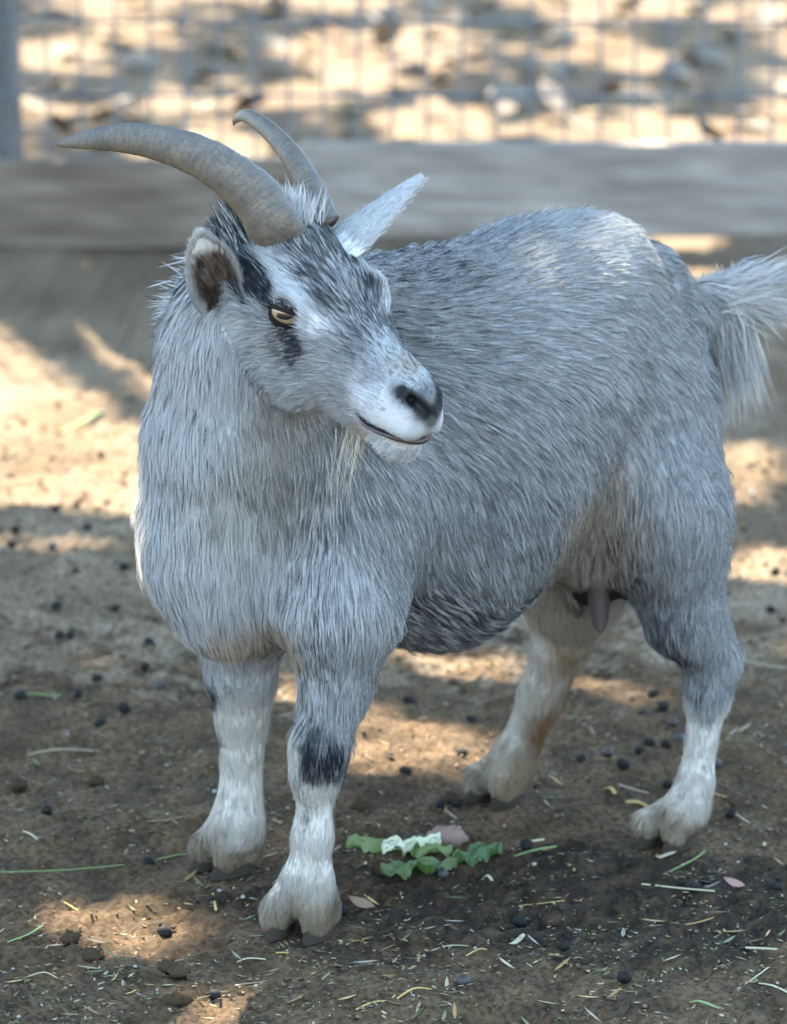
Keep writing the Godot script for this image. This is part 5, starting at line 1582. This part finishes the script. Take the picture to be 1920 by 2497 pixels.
func lettuce() -> void:
	var root := Node3D.new()
	root.name = numbered("lettuce_leaf")
	var c := Vector3(0.0112, 0.0000, -0.0120)
	root.position = c
	add_child(root)
	tag(root, "wilted pale green lettuce leaf with a white rib on the dirt", "lettuce")
	var parts := [
		[Vector3(-0.0369, 0.0000, -0.0420) - c, Vector3(0.0467, 0.0000, -0.0154) - c, 0.011, Color(0.125, 0.165, 0.055), "blade", 1, 0.0],
		[Vector3(-0.0103, 0.0000, 0.0243) - c, Vector3(0.0500, 0.0000, 0.0108) - c, 0.008, Color(0.050, 0.080, 0.022), "blade", 2, 0.0],
		[Vector3(0.0464, 0.0000, 0.0017) - c, Vector3(0.0861, 0.0000, -0.0258) - c, 0.007, Color(0.035, 0.07, 0.022), "blade", 3, 0.0],
		[Vector3(-0.0093, 0.0000, -0.0120) - c, Vector3(0.0376, 0.0000, -0.0351) - c, 0.005, Color(0.42, 0.45, 0.32), "rib", 4, 0.004]]
	for q in parts:
		var a: Vector3 = q[0]
		var b: Vector3 = q[1]
		var side := (b - a).cross(Vector3.UP).normalized()
		var v := PackedVector3Array(); var n := PackedVector3Array(); var idx := PackedInt32Array()
		var nu := 90
		var nv := 21
		var grid := []
		for i in nu:
			var t := float(i) / (nu - 1)
			for j in nv:
				var u := float(j) / (nv - 1) * 2.0 - 1.0
				var w: float = q[2] * pow(sin(PI * clampf(t * 0.9 + 0.07, 0, 1)), 0.6) * (1.0 + 0.35 * fine.get_noise_2d(t * 2.4 + q[5] * 9.0, signf(u) * 2.0) + 0.22 * fine.get_noise_2d(t * 11.0 + q[5] * 3.0, signf(u) * 4.0))
				var ruff := absf(u) * 0.006 * fine.get_noise_2d(t * 3.2 + q[5] * 4.0, u * 1.2) + 0.004 * fine.get_noise_2d(t * 2.5 + q[5], u * 1.5)
				var p := a.lerp(b, t) + side * (u * w) + Vector3(0, 0.005 + q[6] + (1.0 - u * u) * 0.003 + ruff, 0)
				p.y = maxf(p.y, ground_y(p.x + c.x, p.z + c.z) + 0.0015)
				v.append(p)
		for i in nu:
			for j in nv:
				var du := v[mini(i + 1, nu - 1) * nv + j] - v[maxi(i - 1, 0) * nv + j]
				var dv := v[i * nv + mini(j + 1, nv - 1)] - v[i * nv + maxi(j - 1, 0)]
				var nn := dv.cross(du).normalized()
				n.append(nn if nn.y > 0 else -nn)
		for i in nu - 1:
			for j in nv - 1:
				var k := i * nv + j
				idx.append_array([k, k + nv, k + 1, k + 1, k + nv, k + nv + 1])
		var m := mat(q[3], 0.45, false, 0.4)
		m.backlight_enabled = true
		m.backlight = Color(0.2, 0.3, 0.08)
		inst(amesh(v, n, idx), m, q[4], root)

func _ready() -> void:
	rng.seed = 4711
	noise.seed = 5
	noise.frequency = 1.0
	noise.noise_type = FastNoiseLite.TYPE_SIMPLEX
	noise.fractal_octaves = 3
	fine.seed = 8
	fine.frequency = 1.0
	fine.noise_type = FastNoiseLite.TYPE_SIMPLEX
	fine.fractal_type = FastNoiseLite.FRACTAL_NONE
	# ---- camera
	var cam := Camera3D.new()
	cam.name = "camera"
	add_child(cam)
	cam.position = Vector3(0, 1.05, 3.05)
	cam.rotation_degrees = Vector3(-14, 0, 0)
	cam.near = 0.05
	cam.far = 600.0
	var att := CameraAttributesPhysical.new()
	att.frustum_focal_length = 94.98
	att.exposure_aperture = 5.4
	att.frustum_focus_distance = 2.93
	cam.attributes = att
	cam.fov = 14.40
	cam.current = true
	# ---- sky, sun, exposure
	var env := Environment.new()
	env.background_mode = Environment.BG_SKY
	var sky := ProceduralSkyMaterial.new()
	sky.sky_top_color = Color(0.515, 0.645, 0.785)
	sky.sky_horizon_color = Color(0.80, 0.86, 0.89)
	sky.sky_curve = 0.2
	sky.ground_bottom_color = Color(0.20, 0.17, 0.13)
	sky.ground_horizon_color = Color(0.45, 0.42, 0.38)
	sky.sky_energy_multiplier = 0.92
	sky.ground_energy_multiplier = 0.92
	env.sky = Sky.new()
	env.sky.sky_material = sky
	env.tonemap_mode = Environment.TONE_MAPPER_LINEAR
	env.tonemap_exposure = 9.4
	env.sdfgi_enabled = true
	env.ssao_enabled = true
	env.ssil_enabled = true
	var we := WorldEnvironment.new()
	we.name = "world_environment"
	we.environment = env
	add_child(we)
	var sun := DirectionalLight3D.new()
	sun.name = "sun"
	sun.light_energy = 1.3
	sun.light_color = Color(1.0, 0.95, 0.86)
	sun.light_angular_distance = 0.5
	sun.shadow_enabled = true
	add_child(sun)
	sun.look_at_from_position(Vector3.ZERO, SUN_TRAVEL, Vector3.UP)
	# ---- materials
	M.skin = mat(Color.WHITE, 0.6, true, 0.3)
	M.hair = mat(Color.WHITE, 0.68, true, 0.25)
	M.horn = mat(Color.WHITE, 0.5, true, 0.4)
	M.hoof = mat(Color(0.028, 0.021, 0.015), 0.75, false, 0.25)
	M.eye = mat(Color.WHITE, 0.08, true, 0.5)
	M.eye.clearcoat_enabled = true
	M.eye.clearcoat = 1.0
	M.eye.clearcoat_roughness = 0.03
	M.lid = mat(Color(0.014, 0.011, 0.010), 0.8, false, 0.15)
	M.lip = mat(Color(0.045, 0.026, 0.021), 0.45)
	M.teat = mat(Color(0.055, 0.042, 0.036), 0.6)
	build_ground()
	build_fence()
	build_trees()
	print("place done ", Time.get_ticks_msec())
	build_goat()
	print("goat done ", Time.get_ticks_msec())
	build_litter()
	print("litter done ", Time.get_ticks_msec())
